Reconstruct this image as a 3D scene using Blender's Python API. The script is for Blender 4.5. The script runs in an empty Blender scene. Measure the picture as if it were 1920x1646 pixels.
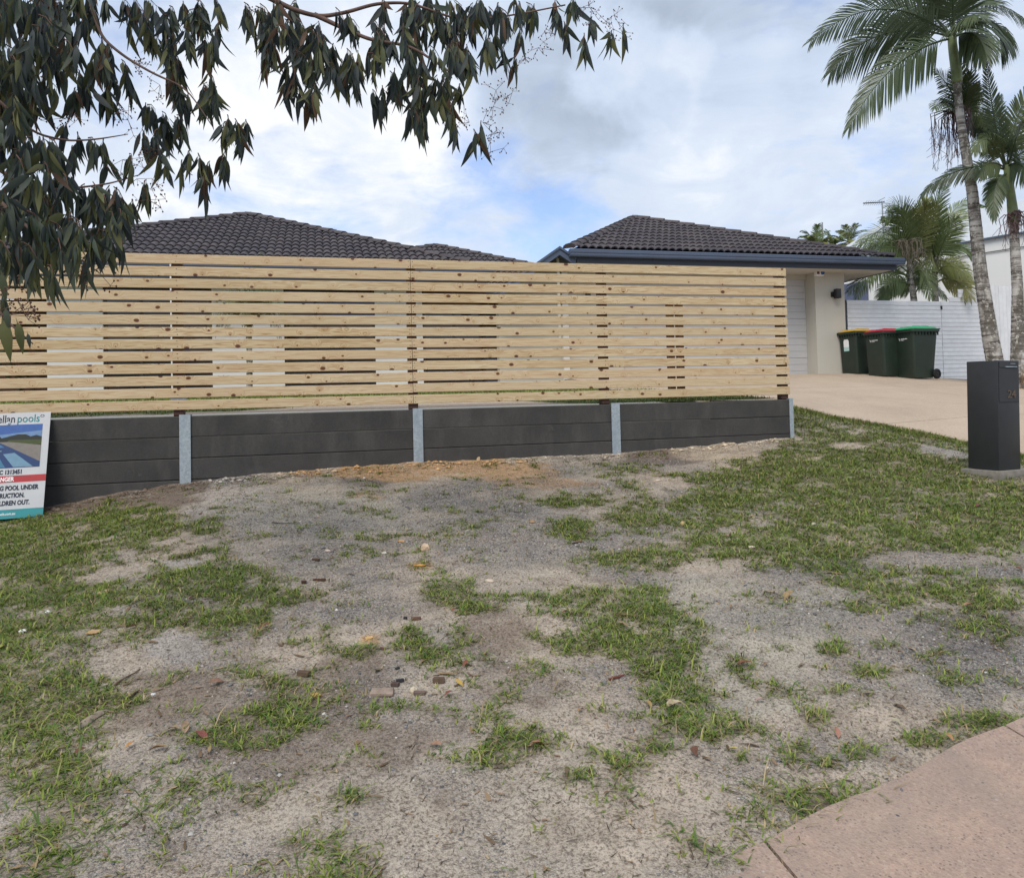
import bpy, bmesh, math, random
import numpy as np
from mathutils import Matrix, Vector

random.seed(7); rng = np.random.default_rng(11)
scene = bpy.context.scene
COL = scene.collection
# ------------------------------------------------------------------ camera
# world axes: X runs along the slat fence, Y away from the street, Z up; the camera stands at X=Y=0
FPX, PCX, PCY = 1387.0, 960.0, 720.0
PITCH, ROLL, YAW = 0.02519, -0.02604, 0.2534
CAMZ = 1.5
def _cam_axes():
    F = np.array([0, math.cos(PITCH), math.sin(PITCH)]); U0 = np.array([0, -math.sin(PITCH), math.cos(PITCH)]); R0 = np.array([1., 0, 0])
    R = math.cos(ROLL)*R0 + math.sin(ROLL)*U0; U = -math.sin(ROLL)*R0 + math.cos(ROLL)*U0
    c, s = math.cos(YAW), math.sin(YAW)
    Q = np.array([[c, s, 0], [-s, c, 0], [0, 0, 1]])
    return Q@R, Q@U, Q@F
RX, UX, FX = _cam_axes()
CAMP = np.array([0, 0, CAMZ])
cd = bpy.data.cameras.new('camera'); cam = bpy.data.objects.new('camera', cd); COL.objects.link(cam)
cd.sensor_fit = 'HORIZONTAL'; cd.sensor_width = 36; cd.lens = FPX/1920*36
cd.shift_y = -103/1920; cd.clip_start = 0.05; cd.clip_end = 2000
M = Matrix.Identity(4)
for i in range(3):
    M[i][0] = RX[i]; M[i][1] = UX[i]; M[i][2] = -FX[i]; M[i][3] = CAMP[i]
cam.matrix_world = M
scene.camera = cam
def ray(px, py): return FX + (px-PCX)/FPX*RX - (py-PCY)/FPX*UX
def at(px, py, D=None, v=None, z=None):
    """place in the scene seen at a photo pixel: at depth D, on the plane Y = v or on the plane Z = z"""
    d = ray(px, py)
    t = D if D is not None else (v/d[1] if v is not None else (z-CAMZ)/d[2])
    return CAMP + d*t
def to_px(P):
    P = np.asarray(P, float) - CAMP
    dep = P@FX
    dep = np.where(dep < .05, .05, dep)
    return PCX + FPX*(P@RX)/dep, PCY - FPX*(P@UX)/dep, dep

# ------------------------------------------------------------------ light
SUN_EL, SUN_AZ = math.radians(52), math.radians(215)      # azimuth clockwise from +Y: behind the camera, to the left
world = bpy.data.worlds.new('World'); scene.world = world; world.use_nodes = True
def build_sky():
    nt = world.node_tree; N = nt.nodes; L = nt.links
    for n in list(N): N.remove(n)
    out = N.new('ShaderNodeOutputWorld'); bg = N.new('ShaderNodeBackground'); bg.inputs[1].default_value = 0.09
    sky = N.new('ShaderNodeTexSky'); sky.sky_type = 'NISHITA'; sky.sun_disc = False
    sky.sun_elevation = SUN_EL; sky.sun_rotation = SUN_AZ; sky.air_density = 1.0; sky.dust_density = 1.0
    tc = N.new('ShaderNodeTexCoord')
    def math_(op, a, b=None, c=None, clamp=False):
        n = N.new('ShaderNodeMath'); n.operation = op; n.use_clamp = clamp
        for i, x in enumerate((a, b, c)):
            if x is None: continue
            if isinstance(x, (int, float)): n.inputs[i].default_value = x
            else: L.new(x, n.inputs[i])
        return n.outputs[0]
    sep = N.new('ShaderNodeSeparateXYZ'); L.new(tc.outputs['Generated'], sep.inputs[0])
    zz = math_('ADD', math_('MAXIMUM', sep.outputs[2], 0.0), 0.22)
    comb = N.new('ShaderNodeCombineXYZ')
    L.new(math_('DIVIDE', sep.outputs[0], zz), comb.inputs[0]); L.new(math_('DIVIDE', sep.outputs[1], zz), comb.inputs[1])
    def noise(scale, detail, rough, dist=0.0, off=(0, 0, 0), src=None):
        mp = N.new('ShaderNodeMapping'); mp.inputs[1].default_value = off
        L.new(src or comb.outputs[0], mp.inputs[0])
        n = N.new('ShaderNodeTexNoise'); n.inputs['Scale'].default_value = scale; n.inputs['Detail'].default_value = detail
        n.inputs['Roughness'].default_value = rough; n.inputs['Distortion'].default_value = dist
        L.new(mp.outputs[0], n.inputs['Vector']); return n.outputs
    # direction, wobbled so that the big cloud shapes have ragged rims
    wob = noise(5.5, 6, .58, 0, (0, 0, 0), tc.outputs['Generated'])[1]
    wm = N.new('ShaderNodeVectorMath'); wm.operation = 'MULTIPLY_ADD'
    L.new(wob, wm.inputs[0]); wm.inputs[1].default_value = (.22,)*3
    sb = N.new('ShaderNodeVectorMath'); sb.operation = 'SUBTRACT'; L.new(tc.outputs['Generated'], sb.inputs[0]); sb.inputs[1].default_value = (.11,)*3
    L.new(sb.outputs[0], wm.inputs[2])
    nrm = N.new('ShaderNodeVectorMath'); nrm.operation = 'NORMALIZE'; L.new(wm.outputs[0], nrm.inputs[0])
    def blob(px, py, r, k):
        d = ray(px, py); d = d/np.linalg.norm(d)
        dp = N.new('ShaderNodeVectorMath'); dp.operation = 'DOT_PRODUCT'; L.new(nrm.outputs[0], dp.inputs[0]); dp.inputs[1].default_value = d
        mr = N.new('ShaderNodeMapRange'); mr.interpolation_type = 'SMOOTHERSTEP'
        L.new(dp.outputs['Value'], mr.inputs[0]); mr.inputs[1].default_value = math.cos(math.atan(r/FPX)); mr.inputs[2].default_value = 1.0
        mr.inputs[3].default_value = 0; mr.inputs[4].default_value = k
        return mr.outputs[0]
    shade = noise(1.15, 8, .55, .3, (3.1, 1.7, 0))[0]
    s = math_('MULTIPLY_ADD', shade, 1.0, .07); s = math_('ADD', s, math_('MULTIPLY_ADD', noise(3.2, 9, .62, .7, (1.3, 4.1, 0))[0], 1.0, -.48))
    for b in ((1030, 215, 200, -.26), (1090, 240, 110, -.15), (1450, -10, 340, -.36), (1210, 190, 60, -.25), (1190, 125, 120, .35), (1300, 330, 120, .14), (640, 270, 330, .25),
              (330, 260, 260, .25), (1330, 170, 160, .2), (1500, 250, 200, .12), (820, 290, 120, .2), (1150, -60, 180, -.15)):
        s = math_('ADD', s, blob(*b))
    s = math_('MAXIMUM', math_('MINIMUM', s, 1.0), 0.0)
    ramp = N.new('ShaderNodeValToRGB'); L.new(s, ramp.inputs[0])
    e = ramp.color_ramp.elements
    e[0].position = 0.0; e[0].color = (3.7, 4.35, 5.4, 1)
    e[1].position = 1.0; e[1].color = (8.3, 8.5, 8.8, 1)
    m1 = e.new(.45); m1.color = (5.3, 6.15, 7.6, 1)
    m2 = e.new(.75); m2.color = (6.3, 7.0, 8.1, 1)
    cov = noise(2.1, 9, .6, .5, (8.3, 2.2, 0))[0]
    c = math_('MULTIPLY_ADD', cov, 3.6, -.68); c = math_('ADD', c, math_('MULTIPLY_ADD', noise(7.5, 8, .6, .5, (2.3, 7.1, 0))[0], 1.2, -.6))
    for b in ((930, 405, 200, -.55), (1060, 370, 130, -.4), (560, 345, 170, -.55), (800, 325, 110, -.25), (420, 385, 110, -.25), (1080, 350, 90, -.2), (990, 470, 120, -.1), (1040, 180, 260, .35), (720, 440, 140, .15), (1280, 330, 150, .4)):
        c = math_('ADD', c, blob(*b))
    c = math_('MAXIMUM', math_('MINIMUM', c, 1.0), 0.0)
    c = math_('MULTIPLY_ADD', c, .75, .25)
    tint = N.new('ShaderNodeMix'); tint.data_type = 'RGBA'; tint.blend_type = 'MULTIPLY'; tint.inputs[0].default_value = 1
    L.new(sky.outputs[0], tint.inputs[6]); tint.inputs[7].default_value = (1.35, 1.5, 1.85, 1)
    mix = N.new('ShaderNodeMix'); mix.data_type = 'RGBA'
    L.new(c, mix.inputs[0]); L.new(tint.outputs[2], mix.inputs[6]); L.new(ramp.outputs[0], mix.inputs[7])
    L.new(mix.outputs[2], bg.inputs[0]); L.new(bg.outputs[0], out.inputs[0])
build_sky()
sl = bpy.data.lights.new('sun', 'SUN'); sl.energy = 2.0; sl.angle = math.radians(30); sl.color = (1, .93, .84)
sun = bpy.data.objects.new('sun', sl); COL.objects.link(sun)
sdir = Vector((math.sin(SUN_AZ)*math.cos(SUN_EL), math.cos(SUN_AZ)*math.cos(SUN_EL), math.sin(SUN_EL)))
sun.rotation_euler = sdir.to_track_quat('Z', 'Y').to_euler(); sun.location = sdir*30
vs = scene.view_settings; vs.view_transform = 'Standard'; vs.look = 'None'; vs.exposure = 0.42; vs.gamma = 1.0; vs.use_curve_mapping = False
scene.cycles.max_bounces = 6

# ------------------------------------------------------------------ helpers
class NT:
    """small helper for procedural materials"""
    def __init__(s, name, rough=.8, spec=.3, metal=0.0):
        s.m = bpy.data.materials.new(name); s.m.use_nodes = True; s.t = s.m.node_tree; s.N = s.t.nodes; s.L = s.t.links
        s.b = s.N['Principled BSDF']; s.b.inputs['Roughness'].default_value = rough
        s.b.inputs['Specular IOR Level'].default_value = spec; s.b.inputs['Metallic'].default_value = metal
        s.tc = s.N.new('ShaderNodeTexCoord')
    def put(s, x, sock):
        if isinstance(x, (int, float)): sock.default_value = x
        elif isinstance(x, tuple):
            sock.default_value = x if len(x) == len(sock.default_value) else x + (1,)
        else: s.L.new(x, sock)
    def math(s, op, a, b=None, c=None, clamp=False):
        n = s.N.new('ShaderNodeMath'); n.operation = op; n.use_clamp = clamp
        for i, x in enumerate((a, b, c)):
            if x is not None: s.put(x, n.inputs[i])
        return n.outputs[0]
    def coord(s, kind='Object', scale=(1, 1, 1), rnd=0.0):
        mp = s.N.new('ShaderNodeMapping'); mp.inputs[3].default_value = scale; s.L.new(s.tc.outputs[kind], mp.inputs[0])
        if rnd:
            oi = s.N.new('ShaderNodeObjectInfo'); cb = s.N.new('ShaderNodeCombineXYZ')
            for i, k in enumerate((rnd, rnd*.37, rnd*.71)):
                s.L.new(s.math('MULTIPLY', oi.outputs['Random'], k), cb.inputs[i])
            s.L.new(cb.outputs[0], mp.inputs[1])
        return mp.outputs[0]
    def noise(s, vec, scale, detail=4, rough=.5, dist=0.0):
        n = s.N.new('ShaderNodeTexNoise'); s.L.new(vec, n.inputs['Vector'])
        for k, v in (('Scale', scale), ('Detail', detail), ('Roughness', rough), ('Distortion', dist)): n.inputs[k].default_value = v
        return n.outputs[0]
    def voro(s, vec, scale, feature='F1', rand=1.0):
        n = s.N.new('ShaderNodeTexVoronoi'); n.feature = feature; s.L.new(vec, n.inputs['Vector']); n.inputs['Scale'].default_value = scale
        n.inputs['Randomness'].default_value = rand
        return n.outputs
    def ramp(s, fac, stops):
        n = s.N.new('ShaderNodeValToRGB'); s.L.new(fac, n.inputs[0]); e = n.color_ramp.elements
        while len(e) < len(stops): e.new(.5)
        for i, (p, c) in enumerate(stops):
            e[i].position = p; e[i].color = c + (1,) if len(c) == 3 else c
        return n.outputs[0]
    def mr(s, x, a, b, c=0.0, d=1.0):
        n = s.N.new('ShaderNodeMapRange'); s.L.new(x, n.inputs[0])
        for i, v in enumerate((a, b, c, d)): n.inputs[i+1].default_value = v
        return n.outputs[0]
    def mix(s, f, a, b, mode='MIX'):
        n = s.N.new('ShaderNodeMix'); n.data_type = 'RGBA'; n.blend_type = mode
        s.put(f, n.inputs[0]); s.put(a, n.inputs[6]); s.put(b, n.inputs[7]); return n.outputs[2]
    def attr(s, name):
        n = s.N.new('ShaderNodeAttribute'); n.attribute_name = name; return n.outputs
    def rand(s):
        return s.N.new('ShaderNodeObjectInfo').outputs['Random']
    def bump(s, h, strength=.3, dist=.01):
        n = s.N.new('ShaderNodeBump'); n.inputs['Strength'].default_value = strength; n.inputs['Distance'].default_value = dist
        s.L.new(h, n.inputs['Height']); s.L.new(n.outputs[0], s.b.inputs['Normal'])
    def col(s, c): s.put(c, s.b.inputs['Base Color']); return s
    def rough(s, x): s.put(x, s.b.inputs['Roughness']); return s
    def translucent(s, colr, f):
        tr = s.N.new('ShaderNodeBsdfTranslucent'); s.put(colr, tr.inputs[0]); mx = s.N.new('ShaderNodeMixShader'); mx.inputs[0].default_value = f
        s.L.new(s.b.outputs[0], mx.inputs[1]); s.L.new(tr.outputs[0], mx.inputs[2]); s.L.new(mx.outputs[0], s.N['Material Output'].inputs[0])

def tag(o, label=None, cat=None, group=None, kind=None):
    if label: o['label'] = label
    if cat: o['category'] = cat
    if group: o['group'] = group
    if kind: o['kind'] = kind
    return o
def link(o, parent=None):
    COL.objects.link(o)
    if parent is not None: o.parent = parent
    return o
def empty(name, loc=(0, 0, 0), rz=0.0):
    o = bpy.data.objects.new(name, None); o.empty_display_size = .2; o.location = loc; o.rotation_euler = (0, 0, rz); return link(o)
def mesh(name, V, F, m=None, smooth=False):
    me = bpy.data.meshes.new(name); me.from_pydata([tuple(map(float, v)) for v in V], [], [tuple(map(int, f)) for f in F])
    if m is not None:
        for x in (m if isinstance(m, (list, tuple)) else [m]): me.materials.append(x)
    if smooth: me.polygons.foreach_set('use_smooth', [True]*len(me.polygons))
    me.update(); return me
def obj(name, me, parent=None, loc=None, mat=None):
    o = bpy.data.objects.new(name, me)
    if mat is not None: o.matrix_local = mat
    elif loc is not None: o.location = loc
    return link(o, parent)
class MB:
    """collects boxes, tubes and strips into one mesh"""
    def __init__(s): s.V = []; s.F = []; s.MI = []
    def add(s, V, F, mi=0):
        b = len(s.V); s.V += [tuple(map(float, v)) for v in V]; s.F += [tuple(i+b for i in f) for f in F]; s.MI += [mi]*len(F); return s
    def box(s, x0, x1, y0, y1, z0, z1, mi=0):
        V = [(x, y, z) for z in (z0, z1) for x, y in ((x0, y0), (x1, y0), (x1, y1), (x0, y1))]
        return s.add(V, [(3, 2, 1, 0), (4, 5, 6, 7), (0, 1, 5, 4), (1, 2, 6, 5), (2, 3, 7, 6), (3, 0, 4, 7)], mi)
    def cbox(s, x0, x1, y0, y1, z0, z1, c=.004, mi=0):
        """box, long in x, with its four long edges and ends chamfered"""
        P = [(y0+c, z0), (y1-c, z0), (y1, z0+c), (y1, z1-c), (y1-c, z1), (y0+c, z1), (y0, z1-c), (y0, z0+c)]
        V = [(x, y, z) for x in (x0, x1) for y, z in P]
        F = [(i, 8+i, 8+(i+1) % 8, (i+1) % 8) for i in range(8)] + [tuple(range(8)), tuple(range(15, 7, -1))]
        return s.add(V, F, mi)
    def tube(s, pts, rad, n=6, mi=0, cap=True):
        pts = [np.asarray(p, float) for p in pts]; k = len(pts)
        if not hasattr(rad, '__len__'): rad = [rad]*k
        V = []; pu = None
        for i in range(k):
            t = pts[min(i+1, k-1)] - pts[max(i-1, 0)]; t = t/(np.linalg.norm(t)+1e-9)
            a = pu - t*(pu@t) if pu is not None else np.cross(t, (0, 0, 1) if abs(t[2]) < .9 else (1, 0, 0))
            a = a/(np.linalg.norm(a)+1e-9); pu = a; b = np.cross(t, a)
            for j in range(n):
                q = 2*math.pi*j/n; V.append(pts[i] + rad[i]*(a*math.cos(q)+b*math.sin(q)))
        F = [(i*n+j, i*n+(j+1) % n, (i+1)*n+(j+1) % n, (i+1)*n+j) for i in range(k-1) for j in range(n)]
        if cap: F += [tuple(range(n-1, -1, -1)), tuple(range((k-1)*n, k*n))]
        return s.add(V, F, mi)
    def mesh(s, name, mats, smooth=False):
        me = mesh(name, s.V, s.F, mats, smooth)
        if any(s.MI): me.polygons.foreach_set('material_index', s.MI)
        return me
    def build(s, name, mats, parent=None, smooth=False, loc=None): return obj(name, s.mesh(name, mats, smooth), parent, loc)
def extrude_profile(P, x0, x1):
    """closed (y, z) outline P swept along x"""
    n = len(P); V = [(x, y, z) for x in (x0, x1) for y, z in P]
    return V, [(i, (i+1) % n, n+(i+1) % n, n+i) for i in range(n)] + [tuple(range(n-1, -1, -1)), tuple(range(n, 2*n))]
def auto_smooth(me, ang=35):
    me.polygons.foreach_set('use_smooth', [True]*len(me.polygons))
    try: me.set_sharp_from_angle(angle=math.radians(ang))
    except Exception: pass
def bevel_mesh(me, w, seg=2, ang=30):
    bm = bmesh.new(); bm.from_mesh(me)
    ed = [e for e in bm.edges if e.is_manifold and e.calc_face_angle(0) > math.radians(ang)]
    bmesh.ops.bevel(bm, geom=ed, offset=w, segments=seg, affect='EDGES', profile=.5, clamp_overlap=True)
    bm.to_mesh(me); bm.free(); auto_smooth(me); return me
def big_mesh(name, V, loops, starts, totals, mats, cols=None, mi=None):
    """numpy arrays -> mesh, for many small pieces"""
    me = bpy.data.meshes.new(name)
    me.vertices.add(len(V)); me.vertices.foreach_set('co', np.asarray(V, np.float32).ravel())
    me.loops.add(len(loops)); me.loops.foreach_set('vertex_index', np.asarray(loops, np.int32))
    me.polygons.add(len(starts)); me.polygons.foreach_set('loop_start', np.asarray(starts, np.int32)); me.polygons.foreach_set('loop_total', np.asarray(totals, np.int32))
    for m in mats: me.materials.append(m)
    if mi is not None: me.polygons.foreach_set('material_index', np.asarray(mi, np.int32))
    me.update(calc_edges=True)
    if cols is not None:
        a = me.color_attributes.new('Col', 'FLOAT_COLOR', 'POINT'); c = np.ones((len(V), 4), np.float32); c[:, :3] = cols; a.data.foreach_set('color', c.ravel())
    me.validate(); return me
def vnoise(x, y, seed=0):
    """smooth value noise, vectorised"""
    x = np.asarray(x, float); y = np.asarray(y, float)
    xi = np.floor(x).astype(np.int64); yi = np.floor(y).astype(np.int64); fx = x-xi; fy = y-yi
    fx = fx*fx*(3-2*fx); fy = fy*fy*(3-2*fy)
    def h(a, b):
        n = (a*374761393 + b*668265263 + seed*1274126177) & 0x7fffffff
        n = ((n ^ (n >> 13))*1274126177) & 0x7fffffff
        return ((n ^ (n >> 16)) & 0xffff)/65535.0
    return (h(xi, yi)*(1-fx)+h(xi+1, yi)*fx)*(1-fy) + (h(xi, yi+1)*(1-fx)+h(xi+1, yi+1)*fx)*fy
def fbm(x, y, seed=0, o=4):
    r = 0; a = .5; t = 0
    for i in range(o):
        r = r + a*vnoise(np.asarray(x)*2**i, np.asarray(y)*2**i, seed+i*17); t += a; a *= .55
    return r/t
def text_mesh(name, s, size, m, extrude=.0006, offset=0.0, align='LEFT', spacing=1.0, sx=1.0):
    cu = bpy.data.curves.new(name, 'FONT'); cu.body = s; cu.size = size; cu.extrude = extrude; cu.offset = offset; cu.align_x = align
    cu.space_character = spacing; cu.resolution_u = 3
    o = bpy.data.objects.new(name, cu); COL.objects.link(o)
    dg = bpy.context.evaluated_depsgraph_get(); me = bpy.data.meshes.new_from_object(o.evaluated_get(dg))
    bpy.data.objects.remove(o); bpy.data.curves.remove(cu); me.name = name
    if sx != 1.0: me.transform(Matrix.Scale(sx, 4, (1, 0, 0)))
    me.materials.clear(); me.materials.append(m); return me
def basis(o, x, y, z):
    m = Matrix.Identity(4)
    for i in range(3): m[i][0] = x[i]; m[i][1] = y[i]; m[i][2] = z[i]; m[i][3] = o[i]
    return m
def unit(a): a = np.asarray(a, float); return a/(np.linalg.norm(a)+1e-12)

# ------------------------------------------------------------------ materials
def m_pine():
    a = NT('pine_boards', .62, .3)
    base = a.coord('Object', (1, 1, 1), 37.0)
    sx_ = a.N.new('ShaderNodeSeparateXYZ'); a.L.new(a.tc.outputs['Object'], sx_.inputs[0]); kv = a.N.new('ShaderNodeCombineXYZ'); ro = a.rand()
    a.L.new(a.math('MULTIPLY_ADD', sx_.outputs[0], 4.4, a.math('MULTIPLY', ro, 173.0)), kv.inputs[0]); a.L.new(a.math('MULTIPLY_ADD', sx_.outputs[2], 6.4, a.math('MULTIPLY', ro, 97.0)), kv.inputs[1])
    kn = a.N.new('ShaderNodeTexVoronoi'); kn.voronoi_dimensions = '2D'; kn.inputs['Scale'].default_value = 1.0; a.L.new(kv.outputs[0], kn.inputs['Vector']); vo = kn.outputs
    sep = a.N.new('ShaderNodeSeparateColor'); a.L.new(vo['Color'], sep.inputs[0])
    rad = a.math('MULTIPLY_ADD', a.math('POWER', sep.outputs[0], 1.6), .105, .02)
    wob = a.noise(base, 45, 2, .5)
    d = a.math('ADD', vo['Distance'], a.math('MULTIPLY_ADD', wob, .04, -.02))
    knot = a.math('SUBTRACT', 1.0, a.math('DIVIDE', d, rad), clamp=True)
    kmask = a.math('MULTIPLY', knot, 6.0, clamp=True)
    ring = a.mr(d, .03, .28, 1, 0)
    # grain, drawn out along the board and pushed aside round the knots
    gs = a.coord('Object', (.9, 1, 26), 37.0)
    cb = a.N.new('ShaderNodeVectorMath'); cb.operation = 'MULTIPLY_ADD'
    dd = a.N.new('ShaderNodeCombineXYZ'); a.L.new(a.math('MULTIPLY', ring, 1.5), dd.inputs[2])
    a.L.new(gs, cb.inputs[0]); cb.inputs[1].default_value = (1, 1, 1); a.L.new(dd.outputs[0], cb.inputs[2])
    g1 = a.noise(cb.outputs[0], 1.6, 3, .5, .9)
    bands = a.math('MULTIPLY_ADD', a.math('SINE', a.math('MULTIPLY', g1, 34.0)), .5, .5)
    bands = a.math('POWER', bands, 3.0)
    fs = a.coord('Object', (3, 1, 240), 37.0)
    fine = a.noise(fs, 1.0, 3, .6)
    tone = a.noise(a.coord('Object', (.5, 1, 3), 61.0), 1.3, 2, .5)
    c = a.ramp(tone, [(.3, (.56, .425, .245)), (.5, (.63, .50, .31)), (.7, (.69, .575, .38))])
    c = a.mix(a.math('MULTIPLY', bands, .95), c, (.36, .20, .075))
    c = a.mix(a.mr(fine, .35, .7, 0, .3), c, (.45, .33, .17))
    r = a.rand(); c = a.mix(a.math('MULTIPLY', r, .5), c, (.60, .44, .29)); c = a.mix(a.math('MULTIPLY', a.math('FRACT', a.math('MULTIPLY', r, 7.31)), .3), c, (.50, .42, .27))
    c = a.mix(a.math('MULTIPLY', ring, .22), c, (.42, .24, .09))
    c = a.mix(kmask, c, a.mix(a.mr(knot, .0, .7), (.19, .085, .04), (.10, .04, .022)))
    st = a.noise(a.coord('Object', (1.2, 1, 10), 91.0), 1.2, 3, .6)
    c = a.mix(a.mr(st, .66, .78, 0, .35), c, (.34, .33, .29))
    a.col(c); a.bump(a.math('ADD', bands, a.math('MULTIPLY', fine, .6)), .18, .002); return a.m
def m_concrete_dark():
    a = NT('charcoal_concrete', .85, .25)
    v = a.coord('Object', (1, 1, 1), 23.0)
    n1 = a.noise(v, 2.3, 5, .6); n2 = a.noise(v, 60, 3, .6); n3 = a.noise(a.coord('Object', (1, 1, .25), 51.0), 5, 4, .6)
    c = a.ramp(n1, [(.3, (.048, .0465, .045)), (.7, (.074, .071, .067))])
    c = a.mix(a.mr(n3, .5, .7, 0, .5), c, (.105, .099, .092))
    sm = a.noise(v, 3.1, 6, .7, 1.0); c = a.mix(a.mr(sm, .64, .74, 0, .5), c, (.16, .155, .15))
    c = a.mix(a.mr(n2, .4, .7, 0, .25), c, (.02, .02, .021))
    # soil splashed up the lower courses
    a.col(c); a.bump(n2, .25, .002); return a.m
def m_galv():
    a = NT('galvanised_steel', .48, .5, .55)
    v = a.coord('Object', (1, 1, 1), 13.0); vo = a.voro(v, 60)
    sp = a.N.new('ShaderNodeSeparateColor'); a.L.new(vo['Color'], sp.inputs[0])
    n = a.noise(a.coord('Object', (1, 1, .25), 7.0), 9, 4, .6)
    c = a.ramp(sp.outputs[0], [(0, (.36, .41, .44)), (1, (.48, .53, .56))])
    a.col(a.mix(a.mr(n, .45, .7, 0, .6), c, (.26, .32, .37))); a.rough(a.mr(n, .3, .7, .38, .62)); return a.m
def m_plain(name, c, rough=.6, spec=.3, var=.12, scale=8, metal=0.0, bump=0.0, bscale=80, objr=0.0):
    a = NT(name, rough, spec, metal); v = a.coord('Object', (1, 1, 1), 17.0); n = a.noise(v, scale, 5, .6)
    lo = tuple(max(0, x*(1-var)) for x in c); hi = tuple(x*(1+var) for x in c)
    k = a.ramp(n, [(.3, lo), (.7, hi)])
    if objr: k = a.mix(a.math('MULTIPLY', a.rand(), objr), k, tuple(x*.55 for x in c))
    a.col(k)
    if bump: a.bump(a.noise(v, bscale, 3, .6), bump, .004)
    return a.m
def m_render(name, c):
    a = NT(name, .85, .2); v = a.coord('Object', (1, 1, 1)); n = a.noise(v, 1.1, 4, .6); s = a.noise(a.coord('Object', (6, 6, .5)), 1, 4, .6)
    k = a.ramp(n, [(.3, tuple(x*.95 for x in c)), (.7, c)]); k = a.mix(a.mr(s, .55, .8, 0, .16), k, tuple(x*.72 for x in c))
    a.col(k); a.bump(a.noise(v, 140, 2, .6), .2, .003); return a.m
def m_tile():
    a = NT('roof_tiles', .66, .35); v = a.coord('Object', (1, 1, 1), 19.0); n = a.noise(v, 7, 5, .65); f = a.noise(v, 150, 2, .5)
    c = a.ramp(a.rand(), [(0, (.046, .039, .044)), (.5, (.060, .050, .054)), (1, (.078, .064, .064))])
    c = a.mix(a.mr(n, .5, .75, 0, .4), c, (.10, .096, .104)); c = a.mix(a.mr(f, .5, .75, 0, .3), c, (.04, .035, .035))
    a.col(c); a.bump(f, .25, .002); return a.m
def m_soil():
    a = NT('verge_soil', .95, .12)
    base = a.attr('Col')['Color']; v = a.coord('Object')
    n1 = a.noise(v, 14, 6, .68); n2 = a.noise(v, 85, 4, .65); vo = a.voro(v, 130); vo2 = a.voro(v, 62)
    g = a.attr('gravel')['Fac']
    s1 = a.N.new('ShaderNodeSeparateColor'); a.L.new(vo['Color'], s1.inputs[0])
    s2 = a.N.new('ShaderNodeSeparateColor'); a.L.new(vo2['Color'], s2.inputs[0])
    c = a.mix(a.mr(n1, .3, .6, .35, 0), base, (.15, .115, .085))
    c = a.mix(a.mr(n2, .42, .68, 0, .5), c, a.mix(.5, base, (.5, .46, .4)))
    c = a.mix(a.mr(n2, .52, .36, 0, .72), c, (.075, .06, .048)); n3 = a.noise(v, 210, 3, .6); c = a.mix(a.mr(n3, .47, .34, 0, .62), c, (.07, .06, .052)); n4 = a.noise(v, 4.5, 6, .7); c = a.mix(a.mr(n4, .52, .68, 0, .3), c, (.16, .115, .085)); c = a.mix(a.mr(n4, .46, .34, 0, .35), c, (.46, .41, .34))
    grain = a.ramp(s1.outputs[0], [(0, (.07, .07, .075)), (.4, (.19, .185, .185)), (.75, (.33, .32, .31)), (1, (.55, .53, .5))])
    edge = a.mr(vo['Distance'], .0, .55, 1, .35)
    grain = a.mix(1.0, grain, a.ramp(edge, [(0, (.3, .3, .3)), (1, (1, 1, 1))]), 'MULTIPLY')
    c = a.mix(a.math('MULTIPLY', g, a.mr(s1.outputs[1], .25, .8, .15, .85)), c, grain)
    spk = a.math('MULTIPLY', a.mr(s2.outputs[2], .78, .8, 0, 1), a.mr(vo2['Distance'], .32, .2, 0, 1))
    c = a.mix(a.math('MULTIPLY', spk, a.math('MULTIPLY_ADD', g, .6, .2)), c, (.05, .05, .055))
    a.col(c); h = a.math('ADD', a.math('MULTIPLY', n2, .7), a.math('MULTIPLY', a.mr(vo['Distance'], 0, .6, 1, 0), g))
    h = a.math('ADD', h, a.math('MULTIPLY', n1, 1.6)); a.bump(h, .8, .012); return a.m
def m_colattr(name, rough=.7, spec=.25, trans=0.0, tint=1.0, objr=False):
    a = NT(name, rough, spec); c = a.attr('Col')['Color']
    if objr: c = a.mix(a.math('MULTIPLY', a.rand(), .5), c, (.1, .06, .03))
    a.col(c)
    if trans: a.translucent(c, trans)
    return a.m
def m_pinkcrete():
    a = NT('exposed_aggregate', .85, .2); v = a.coord('Object'); n = a.noise(v, .9, 5, .6); f = a.noise(v, 60, 4, .7); vo = a.voro(v, 90)
    s1 = a.N.new('ShaderNodeSeparateColor'); a.L.new(vo['Color'], s1.inputs[0])
    c = a.ramp(n, [(.3, (.37, .295, .22)), (.55, (.42, .335, .25)), (.75, (.46, .375, .285))])
    c = a.mix(a.mr(s1.outputs[0], .0, 1, 0, .35), c, a.ramp(s1.outputs[1], [(0, (.25, .19, .15)), (.6, (.5, .38, .29)), (1, (.68, .58, .48))]))
    c = a.mix(a.mr(f, .55, .75, 0, .25), c, (.3, .23, .18)); st = a.noise(v, .55, 6, .7, .8); c = a.mix(a.mr(st, .5, .68, 0, .3), c, (.24, .19, .15)); dr_ = a.noise(a.coord('Object', (6, .5, 1)), 1, 4, .6); c = a.mix(a.mr(dr_, .55, .75, 0, .18), c, (.22, .17, .14))
    a.col(c); a.bump(vo['Distance'], .4, .004); return a.m
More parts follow.
